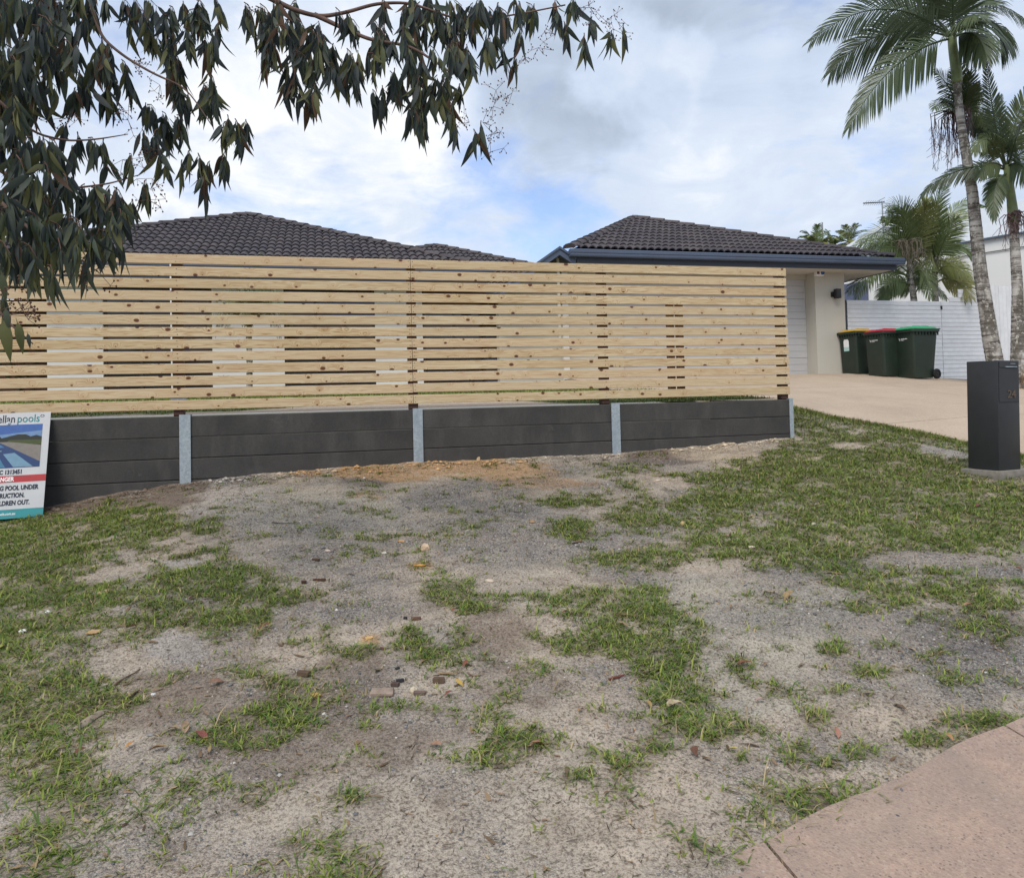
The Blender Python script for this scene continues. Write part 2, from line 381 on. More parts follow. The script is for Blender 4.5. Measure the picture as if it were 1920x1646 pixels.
def m_palmtrunk():
    a = NT('palm_bark', .9, .15); v = a.coord('Object', (1, 1, 1), 9.0); vz = a.coord('Object', (1.5, 1.5, 15), 9.0)
    rings = a.noise(vz, 1.0, 4, .65, .6); lich = a.noise(v, 14, 6, .75); dk = a.noise(a.coord('Object', (3, 3, .8), 5.0), 1.3, 4, .6)
    c = a.ramp(rings, [(.4, (.10, .09, .08)), (.5, (.31, .29, .265)), (.6, (.48, .465, .44))])
    c = a.mix(a.mr(dk, .45, .56, 0, .8), c, (.085, .075, .06)); c = a.mix(a.mr(lich, .54, .60, 0, .85), c, (.50, .49, .44))
    a.col(c); a.bump(a.math('ADD', rings, a.math('MULTIPLY', lich, .5)), .8, .02); return a.m
def m_leafobj(name, stops, trans=.25, rough=.45, spec=.4):
    """leaf whose colour differs a little from one object to the next"""
    a = NT(name, rough, spec); n = a.noise(a.coord('Object', (1, 1, 1), 3.0), 14, 3, .6); f = a.math('ADD', a.math('MULTIPLY', a.rand(), .8), a.math('MULTIPLY', n, .25))
    c = a.ramp(f, stops); a.col(c); a.translucent(c, trans); return a.m

def m_footpath():
    a = NT('worn_pink_concrete', .9, .15); v = a.coord('Object'); n = a.noise(v, 2.6, 6, .68); f = a.noise(v, 70, 4, .7); vo = a.voro(v, 120)
    s1 = a.N.new('ShaderNodeSeparateColor'); a.L.new(vo['Color'], s1.inputs[0])
    c = a.ramp(n, [(.3, (.30, .225, .185)), (.5, (.37, .265, .21)), (.7, (.41, .30, .235))])
    c = a.mix(a.mr(s1.outputs[0], .0, 1, 0, .4), c, a.ramp(s1.outputs[1], [(0, (.15, .12, .10)), (.6, (.36, .26, .2)), (1, (.5, .4, .32))]))
    c = a.mix(a.math('MULTIPLY', a.mr(s1.outputs[2], .74, .95, 0, .6), a.mr(vo['Distance'], .5, .3, 0, 1)), c, (.09, .078, .07)); gr = a.noise(v, 1.7, 7, .72, .5); c = a.mix(a.mr(gr, .48, .62, 0, .55), c, (.24, .20, .165))
    c = a.mix(a.mr(f, .5, .75, 0, .35), c, (.16, .12, .10)); a.col(c); a.bump(a.math('ADD', vo['Distance'], f), .5, .005); return a.m
MAT = dict(
    pine=m_pine(), sleeper=m_concrete_dark(), galv=m_galv(), tile=m_tile(), soil=m_soil(), pink=m_pinkcrete(), trunk=m_palmtrunk(),
    merbau=m_plain('brown_stained_post', (.075, .036, .026), .6, .3, .25, 20),
    screw=m_plain('dark_screws', (.03, .025, .02), .5, .5, .1),
    cream=m_render('cream_render', (.50, .48, .42)), white=m_render('white_render', (.74, .74, .72)),
    gutter=m_plain('blue_grey_colorbond', (.075, .100, .150), .42, .45, .08, 3), fascia=m_plain('slate_fascia', (.045, .055, .078), .5, .4, .08, 3),
    soffit=m_plain('soffit_board', (.52, .50, .46), .8, .2, .05, 2), door=m_plain('garage_door_paint', (.47, .47, .47), .5, .4, .05, 1.5),
    dark=m_plain('dark_gap', (.02, .02, .02), .8, .2, .1), black=m_plain('black_plastic', (.018, .018, .02), .45, .45, .15),
    blind=m_plain('blue_grey_blind', (.10, .12, .19), .7, .3, .12, 4), redbrown=m_plain('brown_cladding', (.10, .055, .045), .7, .3, .2, 5),
    mailbox=m_plain('charcoal_powdercoat', (.026, .028, .031), .48, .4, .14, 6, bump=.05, bscale=300),
    brass=m_plain('bronze_number', (.09, .066, .045), .5, .4, .12, 60), greycrete=m_plain('grey_concrete', (.20, .185, .16), .9, .2, .25, 14, bump=.4),
    bin=m_plain('dark_green_plastic', (.020, .033, .024), .42, .45, .12, 5), lidy=m_plain('yellow_lid', (.55, .34, .03), .45, .4, .08, 6),
    lidr=m_plain('red_lid', (.42, .022, .045), .45, .4, .08, 6), lidg=m_plain('green_lid', (.025, .33, .13), .45, .4, .08, 6),
    tyre=m_plain('black_tyre', (.012, .012, .013), .7, .3, .1), print_white=m_plain('white_print', (.8, .8, .8), .6, .3, .03),
    sticker=m_plain('sticker_teal', (.42, .62, .60), .6, .3, .1, 30), paintwhite=m_plain('white_painted_board', (.77, .78, .79), .6, .35, .07, 6, objr=.12),
    metalroof=m_plain('pale_metal_roof', (.47, .49, .51), .4, .5, .06, 2), glass=m_plain('dark_glass', (.012, .014, .018), .08, .6, .2, 2),
    signboard=m_plain('corflute_white', (.47, .48, .49), .5, .35, .05, 6), signtext=m_plain('navy_print', (.022, .03, .05), .6, .2, .05),
    teal=m_plain('teal_print', (.018, .22, .24), .5, .35, .05), tealtext=m_plain('teal_letters', (.02, .20, .22), .6, .2, .05), red=m_plain('red_print', (.36, .025, .03), .5, .35, .05),
    fencebrown=m_plain('old_brown_paling', (.11, .075, .055), .9, .15, .35, 9), bluebox=m_plain('blue_lens', (.02, .09, .32), .25, .6, .1), sheath=m_plain('green_crownshaft', (.16, .20, .085), .5, .4, .3, 4),
    antenna=m_plain('aluminium_antenna', (.30, .31, .33), .4, .5, .1, 5, .6), bark=m_plain('gum_bark', (.13, .085, .07), .85, .2, .3, 12),
    twig=m_plain('gum_twig', (.10, .055, .04), .8, .2, .3, 20), stone=m_plain('tan_stone', (.50, .39, .28), .9, .2, .3, 25, bump=.6),
    paling=m_plain('pale_gravel', (.5, .42, .34), .9, .2, .3, 30),
    foot=m_footpath(),
    gum=m_leafobj('gum_leaf', [(.0, (.040, .052, .052)), (.45, (.056, .072, .054)), (.72, (.085, .10, .046)), (.92, (.11, .115, .04)), (1.0, (.11, .065, .04))], .28, .55, .22),
    palm=m_leafobj('palm_frond', [(.0, (.042, .064, .034)), (.5, (.070, .098, .046)), (1, (.115, .14, .056))], .18),
    cane=m_leafobj('cane_palm_frond', [(.0, (.10, .145, .06)), (.55, (.155, .20, .075)), (.85, (.24, .25, .08)), (1, (.28, .22, .09))], .2),
    deadfrond=m_plain('dry_palm_fibre', (.17, .11, .07), .9, .2, .3, 20), flower=m_plain('palm_flower_stalk', (.13, .085, .085), .8, .2, .3, 20),
)

# ------------------------------------------------------------------ terrain
ZB_U = [-14, -6, -4, -2.52, -1.25, -.02, .95, 2.16, 3.06, 4.02, 5.27, 6.5, 8, 30]
ZB_Z = [-1.45, -1.18, -1.02, -.87, -.69, -.63, -.61, -.61, -.61, -.57, -.52, -.42, -.36, -.36]
VW = 7.51                                                            # front face of the retaining wall
def ground_z(u, v):
    """height of the verge and the driveway side (world z)"""
    u = np.asarray(u, float); v = np.asarray(v, float)
    zb = np.interp(u, ZB_U, ZB_Z)
    k = np.clip(v/VW, 0, 1); near = -1.5 + (zb+1.5)*k + np.minimum(v, 0)*.03
    zd = .4 - .13*(13.3-np.minimum(v, 13.3)) - .05*np.clip(u-11, 0, 8)*np.clip((v-7.5)/5, 0, 1)
    f = np.clip(1-(v-VW)/1.6, 0, 1)**2
    far = zd + (zb+.354)*f
    return np.where(v <= VW, near, far) + CAMZ
def yard_z(u, v): return -.035 + .052*np.clip(np.asarray(v, float)-7.7, 0, 7) + CAMZ + 0*np.asarray(u, float)
def hit(px, py, fn=ground_z):
    d = ray(px, py); t = 1.0
    while t < 60:
        P = CAMP + d*t
        if P[2] <= fn(P[0], P[1]): break
        t += .01
    return CAMP + d*t
# grass cover, read off the photograph as blobs in pixels and stored on the ground itself
GR = [(50,1040,110,75,.95),(250,985,95,38,.95),(150,1010,90,40,.6),(120,1130,200,75,.85),(60,1205,120,85,.95),(70,1335,150,115,1.05),(330,1045,75,24,.6),
 (400,1092,130,34,1.),(300,1165,190,42,.85),(515,1118,48,22,.85),(390,990,42,20,.85),(190,1075,110,28,.55),(50,1440,140,70,.9),(505,1275,52,30,.7),(535,1337,62,42,.95),
 (330,1275,90,20,.55),(415,1392,100,26,.6),(300,1330,70,20,.3),(680,1220,52,15,.85),(670,1035,36,20,.55),(700,1008,30,12,.4),(815,1242,66,30,.9),(770,1203,38,24,.75),
 (850,1112,52,28,.9),(905,1135,70,22,.5),(800,1062,34,20,.45),(1080,1132,95,34,.85),(1010,1150,45,20,.55),(1160,1150,125,42,.9),(1210,1112,45,18,.7),(1060,1203,70,24,.6),
 (1170,1193,110,40,.9),(1232,1250,75,48,.95),(1265,1303,70,44,.95),(1330,1355,100,34,.8),(1245,1392,70,26,.6),(1065,990,48,22,.85),(1100,936,75,17,.8),(1195,960,60,38,.85),
 (1200,890,70,22,.55),(880,1422,90,24,.85),(1000,1388,70,24,.6),(930,1340,26,20,.6),(1150,1050,70,24,.75),(1230,1040,90,28,.9),(1100,1045,30,12,.6),
 (1400,900,130,46,.85),(1350,960,130,40,.95),(1480,930,190,60,1.),(1640,960,240,80,1.05),(1620,880,230,50,1.),(1530,820,80,42,.9),(1640,830,90,22,.9),(1730,850,60,14,.6),(1820,960,200,90,1.05),
 (1480,1010,170,36,.95),(1560,1050,120,22,.9),(1700,1075,150,30,.9),(1800,1100,170,26,.95),(1880,1120,80,30,.7),(1330,1020,120,34,.9),(1400,1055,60,14,.5),(1640,1090,90,18,.6),
 (1660,1132,80,16,.85),(1750,1157,70,18,.75),(1865,1170,80,34,.55),(1560,1212,38,14,.95),(1655,1207,32,14,.9),(1742,1222,30,15,.7),(1395,1242,36,14,1.),(1785,1267,28,14,.85),
 (1640,1252,32,10,.35),(1855,1347,90,22,1.1),(1740,1382,66,18,1.05),(1612,1407,36,16,.9),(1552,1427,26,12,.8),(1400,1422,45,14,.6),(1290,1180,40,60,.5),(1885,900,60,40,.9),
 (150,1520,220,60,.6),(620,1540,120,40,.5),(1050,1500,140,40,.5),(700,1420,60,16,.3),(1560,870,160,40,.9),(1760,905,130,40,1.)]
HO = [(1450,975,60,13,.5),(1700,1048,150,13,.75),(1880,1072,70,12,.8),(1600,1012,60,9,.45),(1300,872,60,14,.6),(1592,836,36,7,.8),(1785,842,52,16,1.2),(1520,857,40,8,.5),(205,1085,60,10,.6),
 (345,1060,40,9,.7),(330,1215,50,26,1.),(235,1075,50,10,.7),(230,1150,40,10,.6),(1560,985,70,10,.3),(1340,848,90,14,.9),(60,1100,40,8,.5),(230,1250,90,16,.4),(1250,905,40,14,.4)]
def blobs(px, py, lst, soft=1.0):
    r = np.zeros_like(px)
    for cx, cy, rx, ry, k in lst:
        d = ((px-cx)/rx)**2 + ((py-cy)/ry)**2
        r = np.maximum(r, k*np.clip(1.25-d*.75*soft, 0, 1))
    return r
DRIVE_EDGE = [hit(*p)[:2] for p in ((1490, 766), (1560, 783), (1660, 800), (1750, 818), (1815, 834), (1880, 848), (1920, 857))]
DRIVE_EDGE = [np.array([DRIVE_EDGE[0][0]-1.3, 10.4])] + DRIVE_EDGE
e_, f_ = DRIVE_EDGE[-1], DRIVE_EDGE[-2]
DRIVE_EDGE += [e_ + np.array([.35, -1.0]), e_ + np.array([.55, -2.2]), e_ + np.array([.5, -5.5])]
DE = np.array(sorted([tuple(p) for p in DRIVE_EDGE], key=lambda p: p[1]))
def drive_u(v): return np.interp(v, DE[:, 1], DE[:, 0])             # left rim of the driveway at this v
def foot_v(u): return np.interp(u, [-5, .6, 1.2, 1.75, 2.5, 9], [1.70, 1.76, 1.90, 2.07, 2.23, 2.30]) + .025*np.sin(u*2.7)+.012*np.sin(u*9.1+1)  # the ragged rim of the footpath
def grass_density(u, v):
    z = ground_z(u, v); px, py, dep = to_px(np.stack([u, v, z], -1))
    a = blobs(px, py, GR) - blobs(px, py, HO)*.9
    n = fbm(u*3.1, v*3.1, 5, 4); n2 = fbm(u*13, v*13, 9, 3); n3 = fbm(u*1.3, v*1.3, 15, 3)
    out = (px < -40) | (px > 1960) | (py > 1475)
    a = np.where(out, np.clip((n3-.42)*4, 0, .9), a)
    n4 = fbm(u*34, v*34, 23, 2); g = a + (n-.5)*1.3 + (n2-.5)*1.5 + (n4-.5)*.7 - .19
    g = np.clip(g*1.55, 0, 1)
    g = g + np.clip(n2*.6+n*.4-.55, 0, 1)*.9*(a < .45)
    dw = u - drive_u(v)
    g = np.where(dw > .02, 0, np.where((dw > -.35) & (v > 5.0), np.maximum(g, .75), g))
    g = np.where((v > VW-.06) & (u < 5.42), 0, g)
    g = np.where(v < foot_v(u)-.05, 0, g)
    return np.clip(g, 0, 1)
def soil_colour(u, v):
    z = ground_z(u, v); px, py, dep = to_px(np.stack([u, v, z], -1))
    n = fbm(u*2.3, v*2.3, 31, 5); n2 = fbm(u*9, v*9, 37, 4); n3 = fbm(u*.9+5, v*.9, 41, 3)
    c = np.ones(u.shape+(3,))*np.array([.48, .40, .31])
    def mix(c, k, colr): k = np.clip(k, 0, 1)[..., None]; return c*(1-k) + np.array(colr)*k
    c = mix(c, (n-.42)*2.4, (.38, .34, .295)); c = mix(c, (n3-.5)*2.2, (.43, .38, .31)); c = mix(c, (n2-.55)*2.4, (.21, .165, .125))
    def zone(lst, k, colr, rag=.9):
        nonlocal c
        w = blobs(px, py, lst, 1.0); c = mix(c, np.clip((w + (n2-.5)*rag + (n-.5)*.5 - .22)*2.2, 0, 1)*k*(w > 0), colr)
    zone([(1400,1180,200,90,1.),(1340,1130,120,60,1.),(1420,1290,160,60,.8),(1550,1110,90,18,1),(600,960,200,50,.8),(1300,1100,90,30,.8)], .65, (.43, .40, .325))
    zone([(330,1215,60,30,1.),(345,1062,60,16,1.),(1785,842,60,18,1.),(420,930,90,40,1.)], .7, (.44, .41, .375))
    zone([(60,1260,40,20,.2),(660,1275,75,55,1.),(560,1330,150,60,.8),(350,1330,160,70,.9),(700,1400,150,50,.7),(930,1190,90,50,.8),(960,1290,120,40,.6),(520,1420,200,50,.7),(1840,1180,90,50,.7)], .72, (.165, .115, .08))
    zone([(215,930,150,32,1.3),(90,960,110,22,1.2),(330,915,60,18,1),(690,890,60,22,.9),(1250,860,80,12,1)], .85, (.115, .078, .055), .6)
    zone([(560,885,60,10,.8),(700,882,90,13,1.1),(880,880,120,16,1.2),(970,890,70,22,1.1),(1040,905,90,10,.8),(750,892,70,10,1),(690,930,30,12,.5),(787,1062,22,10,1),(692,1195,18,9,.9),(592,1303,14,7,.8)], .85, (.48, .28, .12), 1.5)
    zone([(1340,850,80,14,1.2),(1470,862,70,10,.8),(1040,935,120,18,.5)], .75, (.50, .40, .29))
    g = grass_density(u, v); c = mix(c, g*np.clip(.35+(n2-.4)*2.2, .1, .85), (.11, .09, .05))
    dark = blobs(px, py, [(880,975,120,70,.9),(960,1020,120,50,.8),(1500,1140,160,50,.8),(1700,1060,200,30,.9),(1880,1075,80,16,1),(1750,1180,160,60,.8),(1180,1260,120,40,.7),(700,1110,120,50,.6),(1560,1400,140,40,.9),(1830,1250,120,50,.9),(560,1010,160,60,.4)])
    grav = np.clip(.32 + (n-.45)*1.6 + dark*.6 - g*.5, .05, 1)
    br = blobs(px, py, [(215,930,170,36,1.3),(90,960,110,26,1.2),(880,880,150,18,1.0),(700,882,100,16,1.0)]); grav = np.clip(grav-br*.6, .04, 1)
    c = mix(c, dark*.35*np.clip((n2-.35)*3, 0, 1), (.21, .215, .23))
    return c, grav
def grid_sheet(name, us, vs_, zf, mat, kind='structure', detail=0.0, cols=False):
    U, V = np.meshgrid(us, vs_); Z = zf(U, V)
    if detail:
        Z = Z + (fbm(U*1.1, V*1.1, 3, 3)-.5)*.05*np.clip((VW-V)*.7, 0, 1)*np.clip((drive_u(V)-U)*2, 0, 1) + (fbm(U*7, V*7, 8, 3)-.5)*.026*detail - .05*np.clip((foot_v(U)-.06-V)*12, 0, 1)*detail + np.clip(1-(VW-V)/.35, 0, 1)*.05*fbm(U*5, V*5, 77, 3)*(U < 5.3)*(V < VW+.2)
    nu, nv = len(us), len(vs_); P = np.stack([U, V, Z], -1).reshape(-1, 3)
    i = (np.arange(nv-1)[:, None]*nu + np.arange(nu-1)[None]).ravel(); Q = np.stack([i, i+1, i+nu+1, i+nu], -1)
    me = big_mesh(name, P, Q.ravel(), np.arange(len(Q))*4, np.full(len(Q), 4), [mat], cols=None)
    if cols:
        c, g = soil_colour(U.ravel(), V.ravel())
        a = me.color_attributes.new('Col', 'FLOAT_COLOR', 'POINT'); k = np.ones((len(P), 4), np.float32); k[:, :3] = c; a.data.foreach_set('color', k.ravel())
        a = me.attributes.new('gravel', 'FLOAT', 'POINT'); a.data.foreach_set('value', g.astype(np.float32))
    me.polygons.foreach_set('use_smooth', [True]*len(me.polygons))
    return tag(obj(name, me), kind=kind)
def colour_const(o, c, g=.2):
    me = o.data; n = len(me.vertices); a = me.color_attributes.new('Col', 'FLOAT_COLOR', 'POINT'); a.data.foreach_set('color', np.tile(np.array(c+(1,), np.float32), n))
    b = me.attributes.new('gravel', 'FLOAT', 'POINT'); b.data.foreach_set('value', np.full(n, g, np.float32)); return o
verge = grid_sheet('verge', np.arange(-6.4, 9.4, .03), np.concatenate([np.arange(1.0, VW+.02, .026), [VW+.05]]), ground_z, MAT['soil'], detail=1, cols=True)
side = grid_sheet('side_verge', np.arange(5.30, 22, .06), np.arange(VW+.05, 19, .06), lambda u, v: ground_z(u, v), MAT['soil'], detail=.0, cols=True)
tag(colour_const(grid_sheet('ground', np.linspace(-700, 700, 60), np.linspace(-700, 700, 60), lambda u, v: 0*u-1.9+0*v, MAT['soil']), (.2, .2, .15)))
colour_const(grid_sheet('road_side_soil', np.linspace(-40, 40, 30), np.linspace(-14, 1.0, 12), lambda u, v: ground_z(np.clip(u, -6.4, 9.4), v)-.03*(v < .95), MAT['soil']), (.3, .28, .25))
def yard_col(o):
    me = o.data; n = len(me.vertices); co = np.empty(n*3, np.float32); me.vertices.foreach_get('co', co); co = co.reshape(-1, 3); u, v = co[:, 0], co[:, 1]
    nn = fbm(u*4, v*4, 51, 4); w = np.clip((8.75 + .5*np.sin(u*1.1) - .5*np.clip(-1.5-u, 0, 1.2) - np.clip(u-2.2, 0, .9)*1.5 - v + (nn-.5)*.8)*4, 0, 1)[:, None]
    c = np.array([.10, .13, .045])*(1-w) + np.array([.62, .50, .39])*w
    a = me.color_attributes.new('Col', 'FLOAT_COLOR', 'POINT'); k = np.ones((n, 4), np.float32); k[:, :3] = c; a.data.foreach_set('color', k.ravel())
    b = me.attributes.new('gravel', 'FLOAT', 'POINT'); b.data.foreach_set('value', (w[:, 0]*.05+.03).astype(np.float32)); return o
def m_yard():
    a = NT('yard_soil', .95, .12); v = a.coord('Object'); n = a.noise(v, 30, 5, .7); c = a.mix(a.mr(n, .35, .6, .45, 0), a.attr('Col')['Color'], (.16, .12, .08)); a.col(c); a.bump(n, .5, .01); return a.m
yard_col(grid_sheet('lawn', np.arange(-12, 5.3, .07), np.arange(7.575, 18, .07), yard_z, m_yard()))
# ---- concrete: driveway slabs and the footpath
def slab(name, poly_fn, u_n, v0, v1, parent, zoff=.03, thick=.1, mat=None, dv=.12):
    vs_ = np.arange(v0, v1+1e-6, (v1-v0)/max(2, int((v1-v0)/dv))); rows = []
    V = []
    for v in vs_:
        a, b = poly_fn(v)
        for t in np.linspace(0, 1, u_n): u = a+(b-a)*t; V.append((u, v, float(ground_z(u, v))+zoff))
    nv = len(vs_); n = nv*u_n; V += [(x, y, z-thick) for x, y, z in V]
    F = [(j*u_n+i, j*u_n+i+1, (j+1)*u_n+i+1, (j+1)*u_n+i) for j in range(nv-1) for i in range(u_n-1)]
    for j in range(nv-1):
        F += [(j*u_n, (j+1)*u_n, n+(j+1)*u_n, n+j*u_n), (j*u_n+u_n-1, n+j*u_n+u_n-1, n+(j+1)*u_n+u_n-1, (j+1)*u_n+u_n-1)]
    F += [(i, n+i, n+i+1, i+1) for i in range(u_n-1)] + [((nv-1)*u_n+i+1, (nv-1)*u_n+i, n+(nv-1)*u_n+i, n+(nv-1)*u_n+i+1)[::-1] for i in range(u_n-1)]
    me = mesh(name, V, F, mat or MAT['pink'])
    return obj(name, me, parent)
drive = tag(empty('driveway', (8, 9, 1.4)), kind='structure')
drive_loc = Matrix.Translation((-8, -9, -1.4))
def right_u(v): return np.interp(v, [-3, 4, 7.5, 11.6, 13.2, 14.4, 15], [13.2, 12.2, 12.4, 13.2, 12.1, 10.8, 10.3])
for a, b in ((-1.2, 4.05), (4.066, 7.55), (7.568, 10.9), (10.918, 15.0)):
    s_ = slab('concrete_slab', lambda v: (float(drive_u(v)) if v < 10.41 else np.interp(v, [10.41, 11.2, 15], [float(drive_u(10.4)), 4.6, 4.6]), float(right_u(v))), 26, a, b, drive)
    s_.matrix_parent_inverse = drive_loc
foot = tag(empty('footpath', (0, 1, 0)), kind='structure')
for k in range(-6, 7):
    a, b = k*1.2, k*1.2+1.19
    V = []
    us = np.linspace(a, b, 14)
    rim = [(u, foot_v(u)) for u in us]; low = [(u, .55) for u in us]
    top = [(u, v, float(ground_z(u, v))+.016) for u, v in low+rim]; n = len(us)
    V = top + [(x, y, z-.08) for x, y, z in top]
    F = [(i, i+1, n+i+1, n+i) for i in range(n-1)] + [(n+i, n+i+1, 3*n+i+1, 3*n+i) for i in range(n-1)] + [(i, 2*n+i, 2*n+i+1, i+1) for i in range(n-1)] + [(0, n, 3*n, 2*n), (n-1, 2*n+n-1, 4*n-1, 2*n-1)]
    q = obj('concrete_slab', mesh('concrete_slab', V, F, MAT['foot']), foot); q.matrix_parent_inverse = Matrix.Translation((0, -1, 0))

# ------------------------------------------------------------------ retaining wall and slat fence
WT = -.0445 + CAMZ                                                   # top of the concrete sleepers
def u_at(px, py, v): return float(at(px, py, v=v)[0])
STEEL_U = [u_at(347, 790, VW), u_at(783, 775, VW), u_at(1153.5, 765, VW), u_at(1482.5, 755, VW)]
BAY = STEEL_U[1]-STEEL_U[0]
STEEL_ALL = [STEEL_U[0]-2.2*2, STEEL_U[0]-2.2] + STEEL_U
wall = tag(empty('retaining_wall', (0, VW, 0)), 'low retaining wall of charcoal concrete sleepers between galvanised steel posts', 'retaining wall')
for i in range(len(STEEL_ALL)-1):
    a, b = STEEL_ALL[i]+.005, STEEL_ALL[i+1]-.005
    for k in range(6 if i < 2 else 5):
        m = MB().cbox(-(b-a)/2, (b-a)/2, 0, .075, -.0985, .0985, .007)
        o = m.build('sleeper', MAT['sleeper'], wall, loc=((a+b)/2+random.uniform(-.002, .002), random.uniform(0, .002)+.002, WT-.1-.2*k))
        o.rotation_euler = (random.uniform(-.004, .004), random.uniform(-.0008, .0008), 0)
for k in range(5):
    o = MB().cbox(-.9, .9, 0, .075, -.0985, .0985, .007).build('sleeper', MAT['sleeper'], wall, loc=(STEEL_U[3]+.09, .98, WT-.1-.2*k)); o.rotation_euler = (0, 0, math.pi/2)
for i, u in enumerate(STEEL_ALL):
    m = MB(); w = .098 if i < 5 else .05
    h = 1.05
    m.box(-w/2, w/2, -.012, -.003, -h, .012); m.box(-.004, .004, -.003, .078, -h, .010); m.box(-w/2, w/2, .078, .087, -h, .010)
    o = m.build('steel_post', MAT['galv'], wall, loc=(u, 0, WT)); o.rotation_euler = (0, random.uniform(-.006, .006), 0)
m = MB().box(-.085, .085, .0193, .0203, -.04, .04)
SV = 7.566                                                           # face of the slats
fence = tag(empty('slat_fence', (0, SV, WT)), 'new pine slat fence with horizontal knotty boards standing above the retaining wall', 'fence')
sc_ = SV/VW
F_TOP, F_BOT = 1.4806*sc_+CAMZ, .0145*sc_+CAMZ
PIT = (F_TOP-F_BOT+.0247)/13
SH = PIT-.0247
UJ, UR = u_at(771.5, 600, SV), u_at(1477, 620, SV)
def slat_mesh(L):
    m = MB().cbox(-L/2, L/2, 0, .019, -SH/2, SH/2, .0028); return m.mesh('slat', MAT['pine'])
LL, LR = UJ-.0015+6.3, UR-UJ-.0015
sm = {'l': slat_mesh(LL), 'r': slat_mesh(LR)}
POSTS = [u_at(333, 600, SV+.03)-2.2, u_at(333, 600, SV+.03), u_at(772, 600, SV+.03), u_at(1131, 600, SV+.03), u_at(1466, 600, SV+.03)]
for k in range(13):
    z = F_TOP-SH/2-k*PIT-WT
    o = obj('slat', sm['l'], fence, (UJ-.0015-LL/2+random.uniform(-.001, .0005), random.uniform(-.0012, .0012), z+random.uniform(-.0015, .0015))); o.rotation_euler = (random.uniform(-.012, .012), random.uniform(-.0004, .0004), 0)
    o = obj('slat', sm['r'], fence, (UJ+.0015+LR/2+random.uniform(-.0005, .003), random.uniform(-.0012, .0012), z+random.uniform(-.0015, .0015))); o.rotation_euler = (random.uniform(-.012, .012), random.uniform(-.0004, .0004), 0)
s_ = MB()
for i, u in enumerate(POSTS):
    pz = WT-.15
    w = .092
    o = MB().cbox(-.9, .9, -w/2, w/2, -w/2, w/2, .005).mesh('fence_post', MAT['merbau'])
    hh = F_TOP-.012-pz; o.transform(Matrix.Rotation(-math.pi/2, 4, 'Y')); o.transform(Matrix.Scale(hh/1.8, 4, (0, 0, 1)))
    q = obj('fence_post', o, fence, (u, .0195+w/2+.001, pz-WT+hh/2))
    for k in range(13):
        z = F_TOP-SH/2-k*PIT-WT
        for du in ((-.02, .022) if i == 2 else (0.0,)):
            for dz in (-.024, .024):
                x = u+du+random.uniform(-.004, .004) if i != 2 else UJ + du; zz = z+dz+random.uniform(-.004, .004)
                s_.tube([(x, -.0022, zz), (x, .004, zz)], .0042, 6)
q = s_.build('screw_heads', MAT['screw'], fence); q['kind'] = 'stuff'
br = m.build('post_bracket', MAT['galv'], fence, loc=(POSTS[1]+.0, 0, F_BOT+SH+.012-WT)); br.data.transform(Matrix.Scale(.82, 4, (1, 0, 0)))
# the shorter post of two squared timbers on the lawn behind
pu = at(1270, 700, v=8.35)
tp = tag(empty('timber_post', (pu[0], 8.35, float(yard_z(pu[0], 8.35)))), 'short brown double timber post standing on the lawn behind the right bay of slats', 'post')
zt = at(1268, 568, v=8.35)[2]-float(yard_z(pu[0], 8.35))
for dx in (-.035, .045): MB().box(-.036, .036, -.04, .04, -.1, zt).build('post_half', MAT['merbau'], tp, loc=(dx, .0 if dx > 0 else .09, 0))

# ------------------------------------------------------------------ pool builder's sign
BR = hit(80, 968); TRp = at(95.5, 771.8, v=VW-.012); TL0 = at(0, 764.8, v=VW-.012)
upv = TRp-BR; Hs = np.linalg.norm(upv); upv = unit(upv); rt = TRp-TL0; rt = unit(rt-upv*(rt@upv)); nv = np.cross(rt, upv)
WS = Hs/196*156
sign = empty('pool_sign'); sign.matrix_world = basis(BR-rt*WS*.5, rt, upv, nv)
tag(sign, 'white pool builder sign with swimming pool picture leaning on the retaining wall', 'sign')
Z3 = lambda d: d
KH = .885                          # photo columns measured along the top edge
def sbox(m, x0, x1, y0, y1, z=0.0, t=.005, mi=0): return m.box(x0, x1, y0, y1, z-t, z, mi)
sbox(MB(), -WS/2, WS/2, 0, Hs).build('board', MAT['signboard'], sign)
k = Hs/196
def flat(name, mat, polys, z):
    m = MB()
    for j, p in enumerate(polys if isinstance(mat, list) else [polys]):
        n = len(p); V = [(x, y, z) for x, y in p]; m.add(V, [tuple(range(n))], j if isinstance(mat, list) else 0)
    return m.build(name, mat, sign)
flat('teal_band', MAT['teal'], [(-WS/2, 0), (WS/2, 0), (WS/2, 16.5*k), (-WS/2, 16.5*k)], .0008)
flat('red_band', MAT['red'], [(-WS/2, 65*k), (WS/2, 65*k), (WS/2, 77.5*k), (-WS/2, 77.5*k)], .0008)
def pm(n, c): return m_plain(n, tuple(q*.6 for q in c), .5, .3, .1, 30)
PX0, PX1, PY0, PY1 = WS/2-140*k, WS/2-13*k*KH, 92*k, 173*k
def pr(x, y): return (PX0+(PX1-PX0)*x, PY0+(PY1-PY0)*y)
